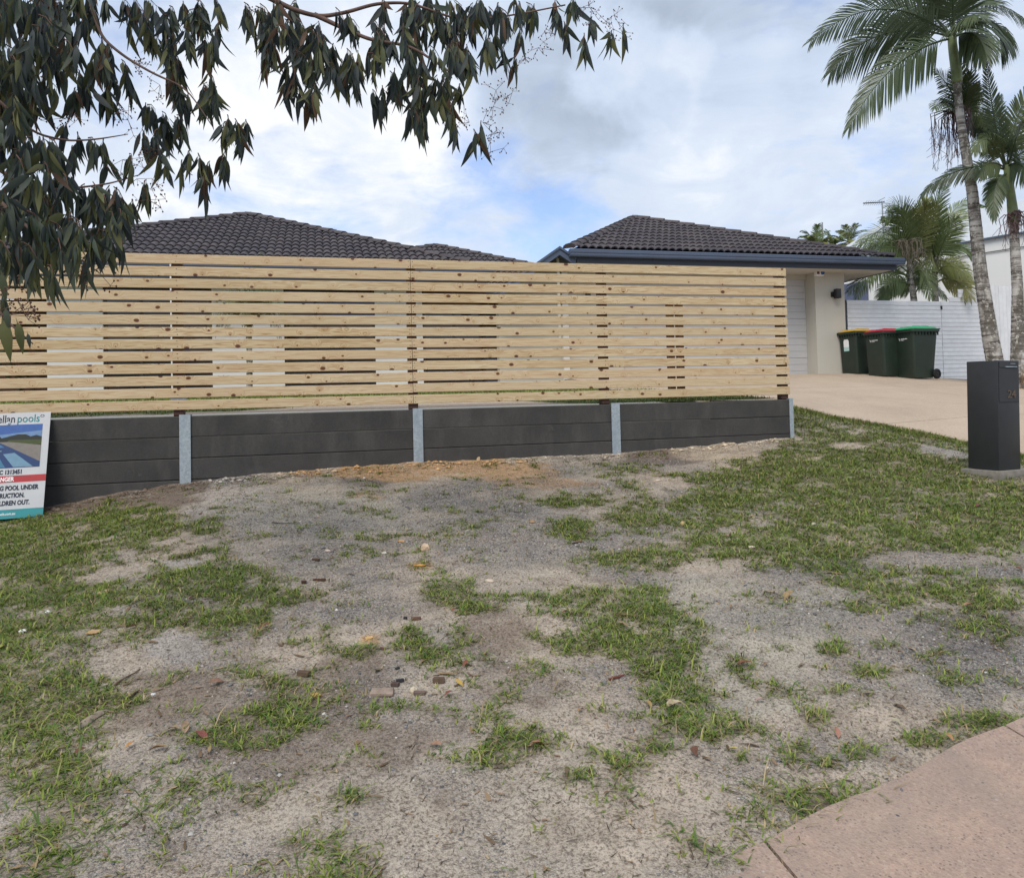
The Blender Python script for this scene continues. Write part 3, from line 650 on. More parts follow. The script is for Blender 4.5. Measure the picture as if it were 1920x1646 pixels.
pics = [([(0, 0), (1, 0), (1, 1), (0, 1)], pm('print_sky', (.055, .16, .50)), .0008), ([(0, .66), (1, .62), (1, .85), (0, .7)], pm('print_pale_sky', (.20, .36, .62)), .0012),
        ([(0, .52), (1, .5), (1, .70), (.93, .74), (.86, .71), (.8, .765), (.7, .77), (.62, .74), (.55, .71), (.5, .69), (.47, .76), (.43, .77), (.40, .69), (.3, .66), (0, .68)], pm('print_trees', (.015, .025, .018)), .0016),
        ([(.55, .56), (1, .52), (1, .63), (.6, .645)], pm('print_lawn', (.07, .10, .02)), .002),
        ([(.36, .60), (.60, .60), (1, .50), (1, .12), (.5, .57)], pm('print_deck', (.30, .27, .24)), .0024),
        ([(0, .42), (.2, .60), (.47, .60), (.62, .47), (1, .12), (1, 0), (0, 0)], pm('print_pool', (.02, .07, .22)), .0028),
        ([(.05, .46), (.24, .59), (.45, .59), (.55, .47)], pm('print_water', (.08, .24, .48)), .0032), ([(0, 0), (0, .25), (.5, .23), (.58, .01)], pm('print_near_water', (.07, .27, .45)), .0032),
        ([(.54, .32), (.68, .34), (.92, .01), (.68, .01)], pm('print_step', (.22, .42, .58)), .0036), ([(.0, .41), (.52, .38), (.52, .40), (0, .43)], pm('print_coping', (.35, .45, .55)), .0036)]
ph = MB()
for j, (p, mt, z) in enumerate(pics): ph.add([pr(*q)+(z,) for q in p], [tuple(range(len(p)))], j)
ph.build('pool_picture', [q[1] for q in pics], sign)
def stext(name, s, right_px, base_px, hpx, mt, off=.0, sxl=1.0):
    """text set so that it ends at a photo column; base and cap height in pixels above the foot of the sign"""
    me = text_mesh(name, s, hpx*k/.70, mt, .0005, off, 'RIGHT', 1.0, sxl); return obj(name, me, sign, (WS/2-(95.5-right_px)*k*KH, base_px*k, .0016))
stext('lettering', 'ellan', 32.0, 177.5, 14.6, MAT['signtext'], .0006, .74); stext('lettering', 'pools', 76.5, 177.5, 14.6, MAT['tealtext'], .0003, .80)
def ring(cx, cy, r0, r1, mt):
    m = MB(); n = 14; V = []; 
    for i in range(n):
        a = 2*math.pi*i/n; V += [(cx+r0*math.cos(a)*1.3, cy+r0*math.sin(a), .0014), (cx+r1*math.cos(a)*1.3, cy+r1*math.sin(a), .0014)]
    return m.add(V, [(2*i, 2*i+1, (2*i+3) % (2*n), (2*i+2) % (2*n)) for i in range(n)]).build('logo_ring', mt, sign)
ring(WS/2-(95.5-80.5)*k*KH, 188.5*k, 1.8*k, 2.6*k, MAT['signtext'])
stext('lettering', 'QBCC 1313451', 53, 80.5, 7.6, MAT['signtext'], .0022, .74); stext('lettering', 'DANGER', 39, 67.5, 7.6, MAT['print_white'], .0016, .74)
stext('lettering', 'SWIMMING POOL UNDER', 83.5, 51, 8.0, MAT['signtext'], .0022, .72); stext('lettering', 'CONSTRUCTION.', 60.5, 37.5, 8.0, MAT['signtext'], .0022, .72); stext('lettering', 'KEEP CHILDREN OUT.', 70.5, 24, 8.0, MAT['signtext'], .0022, .72)
stext('lettering', 'ellanpools.com.au', 47, 6.5, 4.6, MAT['print_white'], .0004, .8)
for px, py in ((20, 176.5), (9.5, 19), (-55, 176.5)):
    m = MB(); c = (WS/2-(95.5-px)*k*KH, py*k); m.tube([(c[0], c[1], .0), (c[0], c[1], .006)], 3.2*k, 10); m.tube([(c[0], c[1], .006), (c[0], c[1], .013)], 1.5*k, 6); m.build('fixing_bolt', MAT['galv'], sign)

# ------------------------------------------------------------------ letterbox
mp_ = hit(1874, 897)
mdep = float((mp_-CAMP)@FX); msc = mdep/FPX
pc = [at(1875.5, 892, D=mdep)]
gz = float(ground_z(mp_[0], mp_[1]))
gz += .02; mbx = empty('letterbox', (mp_[0], mp_[1], gz))
tag(mbx, 'tall charcoal pedestal letterbox with bronze house number beside the driveway', 'letterbox')
# local axes: near corner at the origin, a = left face direction, b = right face direction
R2 = np.array([RX[0], RX[1]]); R2 = R2/np.linalg.norm(R2); F2 = np.array([FX[0], FX[1]]); F2 = F2/np.linalg.norm(F2)
vd = unit(mp_[:2]-CAMP[:2]); vr = np.array([vd[1], -vd[0]])
da = -vr*math.cos(math.radians(35))+vd*math.sin(math.radians(35)); db = vr*math.cos(math.radians(55))+vd*math.sin(math.radians(55))
la, lb = 50.5*msc/math.cos(math.radians(35)), 33*msc/math.cos(math.radians(55))*1.04
hb = 207*msc
c0 = np.array([0, 0]); lean = Matrix.Rotation(math.radians(1.2), 4, Vector((vd[0], vd[1], 0)))
def prism(name, poly, z0, z1, mt, parent, bev=.004):
    n = len(poly); V = [(x, y, z) for z in (z0, z1) for x, y in poly]
    F = [tuple(range(n-1, -1, -1)), tuple(range(n, 2*n))]+[(i, (i+1) % n, n+(i+1) % n, n+i) for i in range(n)]
    me = mesh(name, V, F, mt); bm = bmesh.new(); bm.from_mesh(me); bmesh.ops.recalc_face_normals(bm, faces=bm.faces); bm.to_mesh(me); bm.free()
    if bev: bevel_mesh(me, bev, 2)
    return obj(name, me, parent)
P0 = c0; PA = da*la; PB = db*lb; PC2 = PA+PB
body = prism('body', [P0, PB, PC2, PA], .048, .048+hb, MAT['mailbox'], mbx)
g_ = .03
pl = prism('plinth', [P0-(da+db)*.035, PB-da*.035+db*.16, PC2+(da+db)*.12, PA+da*.05-db*.035], -.06, .046, MAT['greycrete'], mbx, .008)
nrm_b = np.array([-da[0], -da[1]])                                   # outward normal of the right-hand face
def on_right(x, z, d=.0): return (db[0]*x+nrm_b[0]*d, db[1]*x+nrm_b[1]*d, z)
def rbox(m, x0, x1, z0, z1, d0, d1):
    V = [on_right(x, z, d) for d in (d0, d1) for x, z in ((x0, z0), (x1, z0), (x1, z1), (x0, z1))]
    return m.add(V, [(3, 2, 1, 0), (4, 5, 6, 7), (0, 1, 5, 4), (1, 2, 6, 5), (2, 3, 7, 6), (3, 0, 4, 7)])
zt = .048+hb
rbox(MB(), lb*.05, lb*.93, zt-.062, zt-.012, .001, .008).build('mail_flap', MAT['mailbox'], body)
rbox(MB(), lb*.30, lb*.84, zt-.060, zt-.053, .008, .016).build('flap_lip', MAT['galv'], body)
rbox(MB(), lb*.56, lb*.78, zt-.030, zt-.026, .008, .011).build('slot_edge', MAT['galv'], body)
rbox(MB(), lb*.04, lb*.96, zt-.365, zt-.068, .0008, .005).build('parcel_door', MAT['mailbox'], body)
rbox(MB(), lb*.04, lb*.96, zt-.373, zt-.366, .0008, .003).build('door_gap', MAT['black'], body)
nm = text_mesh('house_number', '24', .098, MAT['brass'], .002, .0012, 'LEFT', 1.0, 1.15)
xo = on_right(lb*.40, zt-.345+.012, .0078)
obj('house_number', nm, body, mat=basis(xo, (db[0], db[1], 0), (0, 0, 1), (nrm_b[0], nrm_b[1], 0)))
for ch in (body,):
    ch.matrix_local = lean

# ------------------------------------------------------------------ wheelie bins
def make_bin(name, px, D, lidm, label, yaw_off, logo=True, sc=1.0):
    P = at(px, 706, D=D); gz = float(ground_z(P[0], P[1])) + (.03 if P[0] < right_u(P[1]) else 0)
    d = unit(P[:2]-CAMP[:2]); ang = math.atan2(d[1], d[0])
    # local: +x = back of the bin (wheels), y = across; front corner seen nearest is (-, -)
    ax = ang - math.radians(90) + math.radians(yaw_off)
    W, Dp, H = .58*sc, .66*sc, 1.02*sc
    wb, db_ = .47*sc, .50*sc
    ex = np.array([math.cos(ax), math.sin(ax)]); ey = np.array([-math.sin(ax), math.cos(ax)])
    o_xy = P[:2] + ex*db_/2 + ey*wb/2
    e = empty(name, (o_xy[0], o_xy[1], gz), ax); tag(e, label, 'wheelie bin', 'wheelie bins in front of the white gate')
    # body: stacked rounded rectangles
    def rr(hx0, hx1, hy, z, r=.05, n=4):
        pts = []
        for cx, cy, a0 in ((hx1-r, hy-r, 0), (hx0+r, hy-r, 90), (hx0+r, -hy+r, 180), (hx1-r, -hy+r, 270)):
            for i in range(n+1):
                q = math.radians(a0+90*i/n); pts.append((cx+r*math.cos(q), cy+r*math.sin(q), z))
        return pts
    x0, x1 = -db_/2, db_/2
    secs = [rr(x0+.01, x1-.01, wb/2-.01, .02), rr(x0, x1, wb/2, .06), rr(x0-.04, x1+.105, W/2-.035, H*.90), rr(x0-.042, x1+.11, W/2-.034, H*.915), rr(x0-.075, x1+.14, W/2, H*.925), rr(x0-.078, x1+.142, W/2+.002, H*.978), rr(x0-.06, x1+.125, W/2-.02, H*.978)]
    n = len(secs[0]); V = sum(secs, []); F = [tuple(range(n-1, -1, -1))] + [(s*n+i, s*n+(i+1) % n, (s+1)*n+(i+1) % n, (s+1)*n+i) for s in range(len(secs)-1) for i in range(n)] + [tuple(range((len(secs)-1)*n, len(secs)*n))]
    me = mesh('body', V, F, MAT['bin']); auto_smooth(me, 28); obj('body', me, e)
    m = MB()
    for j in range(7): yy = -W/2+.07+j*(W-.14)/6; m.box(x0-.056, x0-.035, yy-.008, yy+.008, H*.86, H*.925)
    for j in range(8): xx = x0+.02+j*(Dp-.02)/8; m.box(xx-.008, xx+.008, -W/2-.001+.005, -W/2+.03, H*.86, H*.925)
    m.build('rim_ribs', MAT['bin'], e)
    ls = [rr(x0-.05, x1+.10, W/2-.022, H*.968, .05), rr(x0-.052, x1+.10, W/2-.02, H*.995, .05), rr(x0-.02, x1+.08, W/2-.05, H*1.02, .06), rr(x0+.03, x1+.0, W/2-.11, H*1.036, .06)]
    V = sum(ls, []); F = [tuple(range(n-1, -1, -1))] + [(s*n+i, s*n+(i+1) % n, (s+1)*n+(i+1) % n, (s+1)*n+i) for s in range(3) for i in range(n)] + [tuple(range(3*n, 4*n))]
    me = mesh('lid', V, F, lidm); auto_smooth(me, 28); lid = obj('lid', me, e)
    MB().box(x0-.085, x0-.05, -.14, .14, H*.980, H*.996).build('lid_grip', lidm, lid); MB().box(x0+.08, x1-.04, -.17, -.12, H*1.034, H*1.046).box(x0+.08, x1-.04, .12, .17, H*1.034, H*1.046).build('lid_ribs', lidm, lid)
    h = MB(); hz = H*.985
    h.tube([(x1+.10, -W/2+.06, hz-.03), (x1+.19, -W/2+.06, hz), (x1+.20, -W/2+.09, hz), (x1+.20, W/2-.09, hz), (x1+.19, W/2-.06, hz), (x1+.10, W/2-.06, hz-.03)], .016, 6)
    h.build('handle', MAT['bin'], e, True)
    wr = .10*sc
    for sgn in (-1, 1):
        yy = sgn*(wb/2+.03); w = MB(); prof = [(-.025, wr*.55), (-.025, wr*.9), (-.015, wr), (.015, wr), (.025, wr*.9), (.025, wr*.55)]
        nn = 18; V = [(x1+.02+r*math.cos(2*math.pi*i/nn), yy+t, wr+r*math.sin(2*math.pi*i/nn)) for i in range(nn) for t, r in prof]; q = len(prof)
        w.add(V, [(i*q+j, i*q+j+1, ((i+1) % nn)*q+j+1, ((i+1) % nn)*q+j) for i in range(nn) for j in range(q-1)])
        wh = w.build('wheel', MAT['tyre'], e, True)
        hub = MB(); hub.tube([(x1+.02, yy-.018, wr), (x1+.02, yy+.018, wr)], wr*.58, 14); hub.tube([(x1+.02, yy-.026, wr), (x1+.02, yy+.026, wr)], wr*.2, 8); hub.build('hub', MAT['black'], wh)
    MB().tube([(x1+.02, -wb/2-.03, wr), (x1+.02, wb/2+.03, wr)], .012, 6).build('axle', MAT['galv'], e)
    # front face: print or sticker, following the slant of the face
    s = .04/(H*.84)
    def fp(y, z, d): return (x0 - s*(z-.06) - d, -y, z)
    def fq(m, y0, y1, z0, z1, d=.003): return m.add([fp(y0, z0, d), fp(y1, z0, d), fp(y1, z1, d), fp(y0, z1, d)], [(0, 1, 2, 3)])
    if logo:
        m = MB(); z = H*.785; y = .02
        m.add([fp(-.10, z+.025, .003), fp(-.085, z+.03, .003), fp(-.07, z-.012, .003), fp(-.078, z-.02, .003)], [(0, 1, 2, 3)]); m.add([fp(-.078, z-.02, .003), fp(-.066, z-.006, .003), fp(-.035, z+.018, .003), fp(-.04, z+.008, .003)], [(0, 1, 2, 3)])
        for j in range(9): fq(m, -.045+j*.0165, -.045+j*.0165+.0125, z+.004, z+.018+(.006 if j in (0, 3, 6) else 0))
        for j in range(5): fq(m, -.045+j*.014, -.045+j*.014+.010, z-.018, z-.008)
        m.build('printed_logo', MAT['print_white'], e)
    else:
        m = MB(); fq(m, -.10, .035, .52, .72); fq(m, -.085, .02, .72, .745); m.build('sticker', MAT['print_white'], e); m = MB(); fq(m, -.10, .035, .50, .585, .004); m.build('sticker_band', MAT['sticker'], e)
    return e
make_bin('wheelie_bin', 1609, 15.35, MAT['lidy'], 'wheelie bin with a yellow lid and a torn sticker, nearest the garage pillar', 48, False, .90)
make_bin('wheelie_bin', 1660, 14.75, MAT['lidr'], 'wheelie bin with a red lid between the two other bins', 48, True, .92)
make_bin('wheelie_bin', 1717, 14.5, MAT['lidg'], 'dark green wheelie bin with a green lid and its wheel showing at the right', 48, True, .99)

# ------------------------------------------------------------------ buildings
TW, TG = .30, .32
def tile_mesh():
    n = 12; V = []; L = TG+.045
    for y, lift in ((0, .034), (L, .004)):
        for i in range(n+1):
            x = TW*i/n; h = .046*abs(math.sin(math.pi*i/6))**.75; V.append((x, y, lift+h))
    for i in range(n+1):
        x = TW*i/n; V.append((x, .004, .008+.046*abs(math.sin(math.pi*i/6))**.75))
    m = n+1
    F = [(i, i+1, m+i+1, m+i) for i in range(n)] + [(2*m+i, 2*m+i+1, i+1, i) for i in range(n)]
    me = mesh('roof_tile', V, F, MAT['tile']); auto_smooth(me, 40); return me
TILE = tile_mesh()
def cap_mesh():
    V = []; r = .125
    for y, s, z in ((0, 1.0, .012), (.42, .92, -.012)):
        for i in range(7):
            a = math.pi*(i/6); V.append((r*s*math.cos(a)*1.05, y, z+r*s*math.sin(a)*.62))
    for i in range(7):
        a = math.pi*(i/6); V.append((r*.84*math.cos(a)*1.05, 0.002, .0+r*.84*math.sin(a)*.62-.005))
    F = [(i+1, i, 7+i, 8+i) for i in range(6)] + [(14+i+1, 14+i, i, i+1) for i in range(6)] + [(14, 15, 16, 17, 18, 19, 20), (6, 13, 7, 0)]
    me = mesh('ridge_cap', V, F, MAT['tile']); auto_smooth(me, 50); return me
CAP = cap_mesh()
def caps(parent, A, B):
    A, B = np.asarray(A), np.asarray(B); d = B-A; L = np.linalg.norm(d); d = d/L; x = unit(np.cross(d, (0, 0, 1))); z = np.cross(x, d)
    k = int(L/.37)+1
    for i in range(k):
        obj('ridge_cap', CAP, parent, mat=basis(A+d*(i*L/k)+z*.03+x*random.uniform(-.006, .006), x, d, z))
def hip_face(parent, E0, E1, A, A2=None):
    """tiles laid on the sloping face between eave E0-E1 and top A (to A2)"""
    E0, E1, A = map(np.asarray, (E0, E1, A)); A2 = A if A2 is None else np.asarray(A2)
    X = np.array([1., 0, 0]); S = unit(np.array([0, A[1]-E0[1], A[2]-E0[2]])); Nn = np.cross(X, S)
    P2 = lambda P: (P[0]-E0[0], (P-E0)@S)
    a, a2, w = P2(A), P2(A2), E1[0]-E0[0]
    rows = int(a[1]/TG)+1
    def left(y): return a[0]*y/a[1]
    def right(y): return w + (a2[0]-w)*y/a[1]
    for r in range(rows):
        y = r*TG
        for c in range(int(-1-0), int(w/TW)+2):
            x = c*TW + .07
            cs = [(x, y), (x+TW, y), (x, y+TG+.04), (x+TW, y+TG+.04)]
            cs += [(x+TW*i/6, y+(TG+.04)*j/6) for i in range(7) for j in range(7)]; inl = [px - left(py) > 0 and right(py)-px > 0 and py < a[1] for px, py in cs]
            if not any(inl): continue
            me = TILE
            if not all(inl):
                bm = bmesh.new(); bm.from_mesh(TILE)
                for (px, py), (qx, qy) in (((0, 0), a), ((w, 0), a2)):
                    nx, ny = (qy-py), -(qx-px)
                    if px == 0: nx, ny = -nx, -ny
                    bmesh.ops.bisect_plane(bm, geom=bm.verts[:]+bm.edges[:]+bm.faces[:], plane_co=(px-x, py-y, 0), plane_no=(nx, ny, 0), clear_outer=True)
                bmesh.ops.bisect_plane(bm, geom=bm.verts[:]+bm.edges[:]+bm.faces[:], plane_co=(0, a[1]-y, 0), plane_no=(0, 1, 0), clear_outer=True)
                if not bm.faces: bm.free(); continue
                me = bpy.data.meshes.new('roof_tile'); bm.to_mesh(me); bm.free(); me.materials.append(MAT['tile'])
            obj('roof_tile', me, parent, mat=basis(E0+X*(x+random.uniform(-.003, .003))+S*(y+random.uniform(-.004, .004))+Nn*.012, X, S, Nn))
    caps(parent, E0, A); caps(parent, E1, A2)
    if A2 is not A and np.linalg.norm(A2-A) > .2: caps(parent, A, A2)
def roof_sheet(parent, E0, E1, A, back):
    """boards under the tiles, with the sides and the back of the roof"""
    E0, E1, A = map(np.asarray, (E0, E1, A)); B0, B1 = E0+[0, back, 0], E1+[0, back, 0]; R = A+[0, max(.5, back-2*(A[1]-E0[1])), 0]
    d = np.array([0, 0, -.01]); V = [p+d for p in (E0, E1, B1, B0, A, R)]
    return mesh('roof', V, [(0, 1, 4), (1, 2, 5, 4), (2, 3, 5), (3, 0, 4, 5), (3, 2, 1, 0)], MAT['tile'])
def plane_hit(px, py, P, n):
    d = ray(px, py); t = ((P-CAMP)@n)/(d@n); return CAMP+d*t
def hip_corner(px, py, A, v0, z0):
    """eave corner of the hip that runs down from A through a photo pixel"""
    n = np.array([0, -(A[2]-z0), A[1]-v0]); Q = plane_hit(px, py, np.array([0, v0, z0]), n); d = Q-A; return A + d*((z0-A[2])/d[2])
GUT = [(-.115, 0), (-.125, .025), (-.125, .05), (-.115, .06), (-.125, .075), (-.125, .128), (-.112, .14), (-.02, .14), (0, .135), (0, .0)]
def gutter(parent, u0, u1, v, ztop, name='gutter'):
    V, F = extrude_profile([(y, z-.14) for y, z in GUT], u0, u1); me = mesh(name, V, F, MAT['gutter']); return obj(name, me, parent, (0, v, ztop))
def wall_box(parent, name, u0, u1, v0, v1, z0, z1, mt): return MB().box(u0, u1, v0, v1, z0, z1).build(name, mt, parent)

# ---- garage
GV = 13.0
GE0, GE1 = at(1066, 471, v=GV), at(1680, 485, v=GV); GZ = (GE0[2]+GE1[2])/2; GE0[2] = GE1[2] = GZ
GA = at(1190, 411, v=16.3)
garage = tag(empty('garage'), 'cream garage with a brown tiled hip roof and blue grey gutter', 'garage')
rf = obj('roof', roof_sheet(garage, GE0+[0, .06, 0], GE1+[-.06, .06, 0], GA, 7.5), garage)
hip_face(rf, GE0+[.03, .03, .02], GE1+[-.03, .03, .02], GA)
gutter(garage, GE0[0]+.0, GE1[0]+.12, GV+.0, GZ+.01)
FB = at(1500, 502.5, v=GV)[2]
wall_box(garage, 'fascia', GE0[0]+.16, GE1[0]-.02, GV+.001, GV+.03, FB, GZ-.02, MAT['fascia'])
wall_box(garage, 'fascia', GE1[0]-.02, GE1[0]+.01, GV+.001, GV+6.8, FB, GZ-.02, MAT['fascia'])
wall_box(garage, 'gutter', GE1[0]+.012, GE1[0]+.12, GV+.0, GV+6.8, GZ-.13, GZ+.01, MAT['gutter'])
wall_box(garage, 'soffit', GE0[0]+.16, GE1[0]-.022, GV+.031, GV+7.0, FB+.01, FB+.022, MAT['soffit'])
PV = 13.5
pu0, pu1 = u_at(1531, 620, PV), u_at(1586, 620, PV); FLOOR = float(at(1520, 705, v=PV)[2])-.02
DV = 13.80
ul = u_at(1165, 650, DV)
MB().box(pu0, pu1, PV, PV+.9, FLOOR-.4, FB+.012).box(pu1-.22, pu1, PV+.9, PV+6.6, FLOOR-.4, FB+.012).build('wall', MAT['cream'], garage)
dz1 = at(1500, 524, v=DV)[2]
MB().box(ul, pu0-.002, DV-.02, DV+.2, dz1, FB+.012).build('lintel', MAT['cream'], garage)
dr = empty('garage_door'); dr.parent = garage
npn = 5; ph_ = (dz1-FLOOR)/npn
for i in range(npn):
    h = ph_-.006; P = [(0, 0)]
    for j in range(3):
        z0, z1 = j*h/3, (j+1)*h/3; P += [(0, z0+.003), (0, z1-.003)] + ([(.008, z1-.002), (.008, z1+.002)] if j < 2 else [])
    P += [(0, h), (.04, h), (.04, 0)]
    Q = [P[0]]
    for p in P[1:]:
        if p != Q[-1]: Q.append(p)
    V, F = extrude_profile(Q, ul, pu0-.004); obj('door_panel', mesh('door_panel', V, F, MAT['door']), dr, (0, DV+.03, FLOOR+i*ph_+.003))
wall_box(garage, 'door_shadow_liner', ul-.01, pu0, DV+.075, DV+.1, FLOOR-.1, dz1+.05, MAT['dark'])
# lamp and sensor on the pillar
lp = at(1563, 552, v=PV); L_ = empty('wall_lamp', (lp[0], PV, lp[2])); L_.parent = garage
bevel_mesh(MB().box(-.045, .075, -.16, -.055, -.10, .10).mesh('lamp_body', MAT['black']), .006); 
m = MB().box(-.04, .075, -.15, -.05, -.10, .10).mesh('lamp_body', MAT['black']); bevel_mesh(m, .006); obj('lamp_body', m, L_)
MB().box(-.075, .02, -.05, -.001, -.06, .045).build('lamp_bracket', MAT['black'], L_)
sp_ = at(1537, 513, v=PV-.06); S_ = empty('sensor_box', (sp_[0], PV-.03, sp_[2])); S_.parent = garage
m = MB().box(-.10, .085, -.06, .028, -.055, .055).mesh('sensor_case', MAT['print_white']); bevel_mesh(m, .008); obj('sensor_case', m, S_)
MB().tube([(.045, -.075, .012), (.045, -.058, .012)], .043, 14).build('blue_lens', MAT['bluebox'], S_)
MB().box(-.09, -.03, -.066, -.058, -.02, .045).build('sensor_window', MAT['redbrown'], S_)

# ---- gabled side of the garage, facing the street
GW = 13.75
pk, lf, rgt = at(1049, 463, v=GV), at(928, 548, v=GV), at(1080, 484, v=GV)
gab = tag(empty('gable_wing'), 'cream gable end with blue grey barge boards left of the garage gutter', 'building')
def barge(name, a, b, parent):
    d = unit(b-a); m = MB(); t = .15
    for y0, y1, h0, h1 in ((-.0, .03, -t, 0), (-.025, -.0, -.035, .012)):
        V = []
        for p in (a, b):
            for y, h in ((y0, h0), (y1, h0), (y1, h1), (y0, h1)): V.append((p[0], p[1]+y, p[2]+h))
        m.add(V, [(0, 1, 5, 4), (1, 2, 6, 5), (2, 3, 7, 6), (3, 0, 4, 7), (3, 2, 1, 0), (4, 5, 6, 7)])
    return m.build(name, MAT['gutter'], parent)
barge('barge_board', lf, pk, gab); barge('barge_board', pk, rgt, gab)
V = []
for p in (lf, pk, rgt): V += [(p[0], p[1]+.032, p[2]-.02), (p[0], p[1]+5, p[2]-.02), (p[0], p[1]+.032, p[2]-.14), (p[0], p[1]+5, p[2]-.14)]
obj('roof', mesh('roof', V, [(0, 1, 5, 4), (4, 5, 9, 8)], MAT['tile']), gab); obj('eave_lining', mesh('eave_lining', V, [(2, 6, 7, 3), (6, 10, 11, 7)], MAT['fascia']), gab)  # lining in dark slate: bluish shade under the overhang put into its colour
sl_ = (pk[2]-lf[2])/(pk[0]-lf[0]); wl, wr_ = u_at(936, 640, GW), ul+.02
gz0 = float(yard_z(0, GW))-.3
pz = lambda u: (pk[2] - .142 - sl_*abs(u-pk[0]))
us = sorted([wl, pk[0], u_at(1075, 500, GW), wr_]); top = [(u, min(pz(u), 9)) for u in us[:-2]] + [(us[2], max(FB+.0, pz(us[2]))), (us[3], FB+.01)]
P = [(wl, gz0)] + top + [(wr_, gz0)]
V = [(u, GW, z) for u, z in P] + [(u, GW+.2, z) for u, z in P]; n = len(P)
obj('wall', mesh('wall', V, [tuple(range(n-1, -1, -1)), tuple(range(n, 2*n))]+[(i, (i+1) % n, n+(i+1) % n, n+i) for i in range(n)], MAT['cream']), gab)
dp = u_at(1061, 600, GW-.05); MB().box(dp-.07, dp+.05, GW-.075, GW-.002, gz0, FB).build('downpipe', MAT['white'], gab)
cp = at(1045, 480, v=GV+.25); MB().box(cp[0]-.025, cp[0]+.025, GV+.22, GV+.27, cp[2]-1.6, cp[2]+.12).build('post', MAT['cream'], gab)
mt_ = at(1102, 551, v=GW); MB().box(mt_[0]-.05, mt_[0]+.05, GW-.03, GW-.002, mt_[2]-.07, mt_[2]+.07).build('meter_box', MAT['black'], gab)

# ---- house
HV = 14.0
HA = at(466, 405, v=18.1); hz = at(466, 493, v=HV)[2]
HE1, HE0 = hip_corner(765, 470, HA, HV, hz), hip_corner(168, 440, HA, HV, hz)
house = tag(empty('house'), 'low house with a dark tiled hip roof behind the slat fence', 'house')
rf = obj('roof', roof_sheet(house, HE0, HE1, HA, 9.0), house)
def trimmed_hip(parent, E0, E1, A, umin):
    hip_face(parent, E0, E1, A)
hip_face(rf, HE0, HE1, HA)
gutter(house, HE0[0], HE1[0]+.1, HV-.02, hz+.02)
HFB = hz-.30
wall_box(house, 'fascia', HE0[0], HE1[0], HV-.018, HV+.012, HFB, hz-.02, MAT['fascia'])
wall_box(house, 'soffit', HE0[0], HE1[0], HV+.013, HV+.62, HFB+.01, HFB+.022, MAT['soffit'])
HW = 14.6
SC = lambda px: u_at(px, 640, HW)
hz0 = float(yard_z(0, HW))-.3
for a, b in ((88, 193), (398, 533), (704, 793)):
    wall_box(house, 'wall', SC(a), SC(b), HW, HW+.25, hz0, HFB+.012, MAT['white'])
wall_box(house, 'wall', SC(912), SC(960), HW+.001, HW+.25, hz0, HFB+.012, MAT['fascia'])
def window(a, b, zb, zt_, panes=2, blind=None):
    f = MB(); w = .05; u0, u1 = SC(a)+.002, SC(b)-.002
    f.box(u0, u1, HW+.05, HW+.11, zb, zb+w).box(u0, u1, HW+.05, HW+.11, zt_-w, zt_)
    for i in range(panes+1): x = u0+(u1-u0-w)*i/panes; f.box(x, x+w, HW+.052, HW+.108, zb+w, zt_-w)
    q = f.build('window', MAT['black'], house)
    for i in range(panes):
        x = u0+w+(u1-u0-w)*i/panes; x1 = x+(u1-u0-w)/panes-w; MB().box(x, x1, HW+.075, HW+.083, zb+w, zt_-w).build('pane', MAT['glass'], q)
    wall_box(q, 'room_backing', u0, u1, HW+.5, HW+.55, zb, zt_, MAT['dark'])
    if blind:
        for ba, bb, z0, z1 in blind: wall_box(q, 'blind', SC(ba), SC(bb), HW+.035, HW+.045, z0, z1, MAT['blind'])
    return q
zl = lambda py, px=600: at(px, py, v=HW)[2]
window(193, 398, hz0+.35, HFB, 3)
window(533, 704, hz0+.35, HFB, 3, [(622, 703, zl(598), HFB-.12)])
window(793, 912, hz0+.35, HFB, 2)
MB().box(SC(794), SC(912), HW+.02, HW+.045, zl(575, 850), HFB).build('shade_panel', MAT['redbrown'], house)
# rear part of the roof, right of the main hip
RA = at(817, 463, v=20.4); RV = 16.6
rz_ = hz
RE1, RE0 = hip_corner(955, 491, RA, RV, rz_), hip_corner(778, 469.5, RA, RV, rz_)
rf2 = obj('roof', roof_sheet(house, RE0, RE1, RA, 8.5), house); hip_face(rf2, RE0, RE1, RA)
gutter(house, RE0[0], RE1[0]+.1, RV-.02, rz_+.02); wall_box(house, 'fascia', RE0[0], RE1[0], RV-.018, RV+.012, HFB, rz_-.02, MAT['fascia'])
wall_box(house, 'wall', SC(793)+.2, RE1[0]-.3, RV+.5, RV+.7, hz0, HFB, MAT['white'])
# antenna on the rear slope
ap = at(620, 440, v=19.0)
an = tag(empty('tv_antenna', ap), 'small grey tv antenna on the roof slope of the house', 'antenna')
an_m = MB().tube([(0, 0, -.4), (0, 0, .14)], .012, 6); an_m.build('mast', MAT['antenna'], an)
for z in (.13, .05):
    MB().tube([(-.15, 0, z), (.15, 0, z)], .011, 5).build('element', MAT['antenna'], an)
MB().tube([(0, 0, -.06), (.15, 0, -.06)], .009, 5).build('element', MAT['antenna'], an)
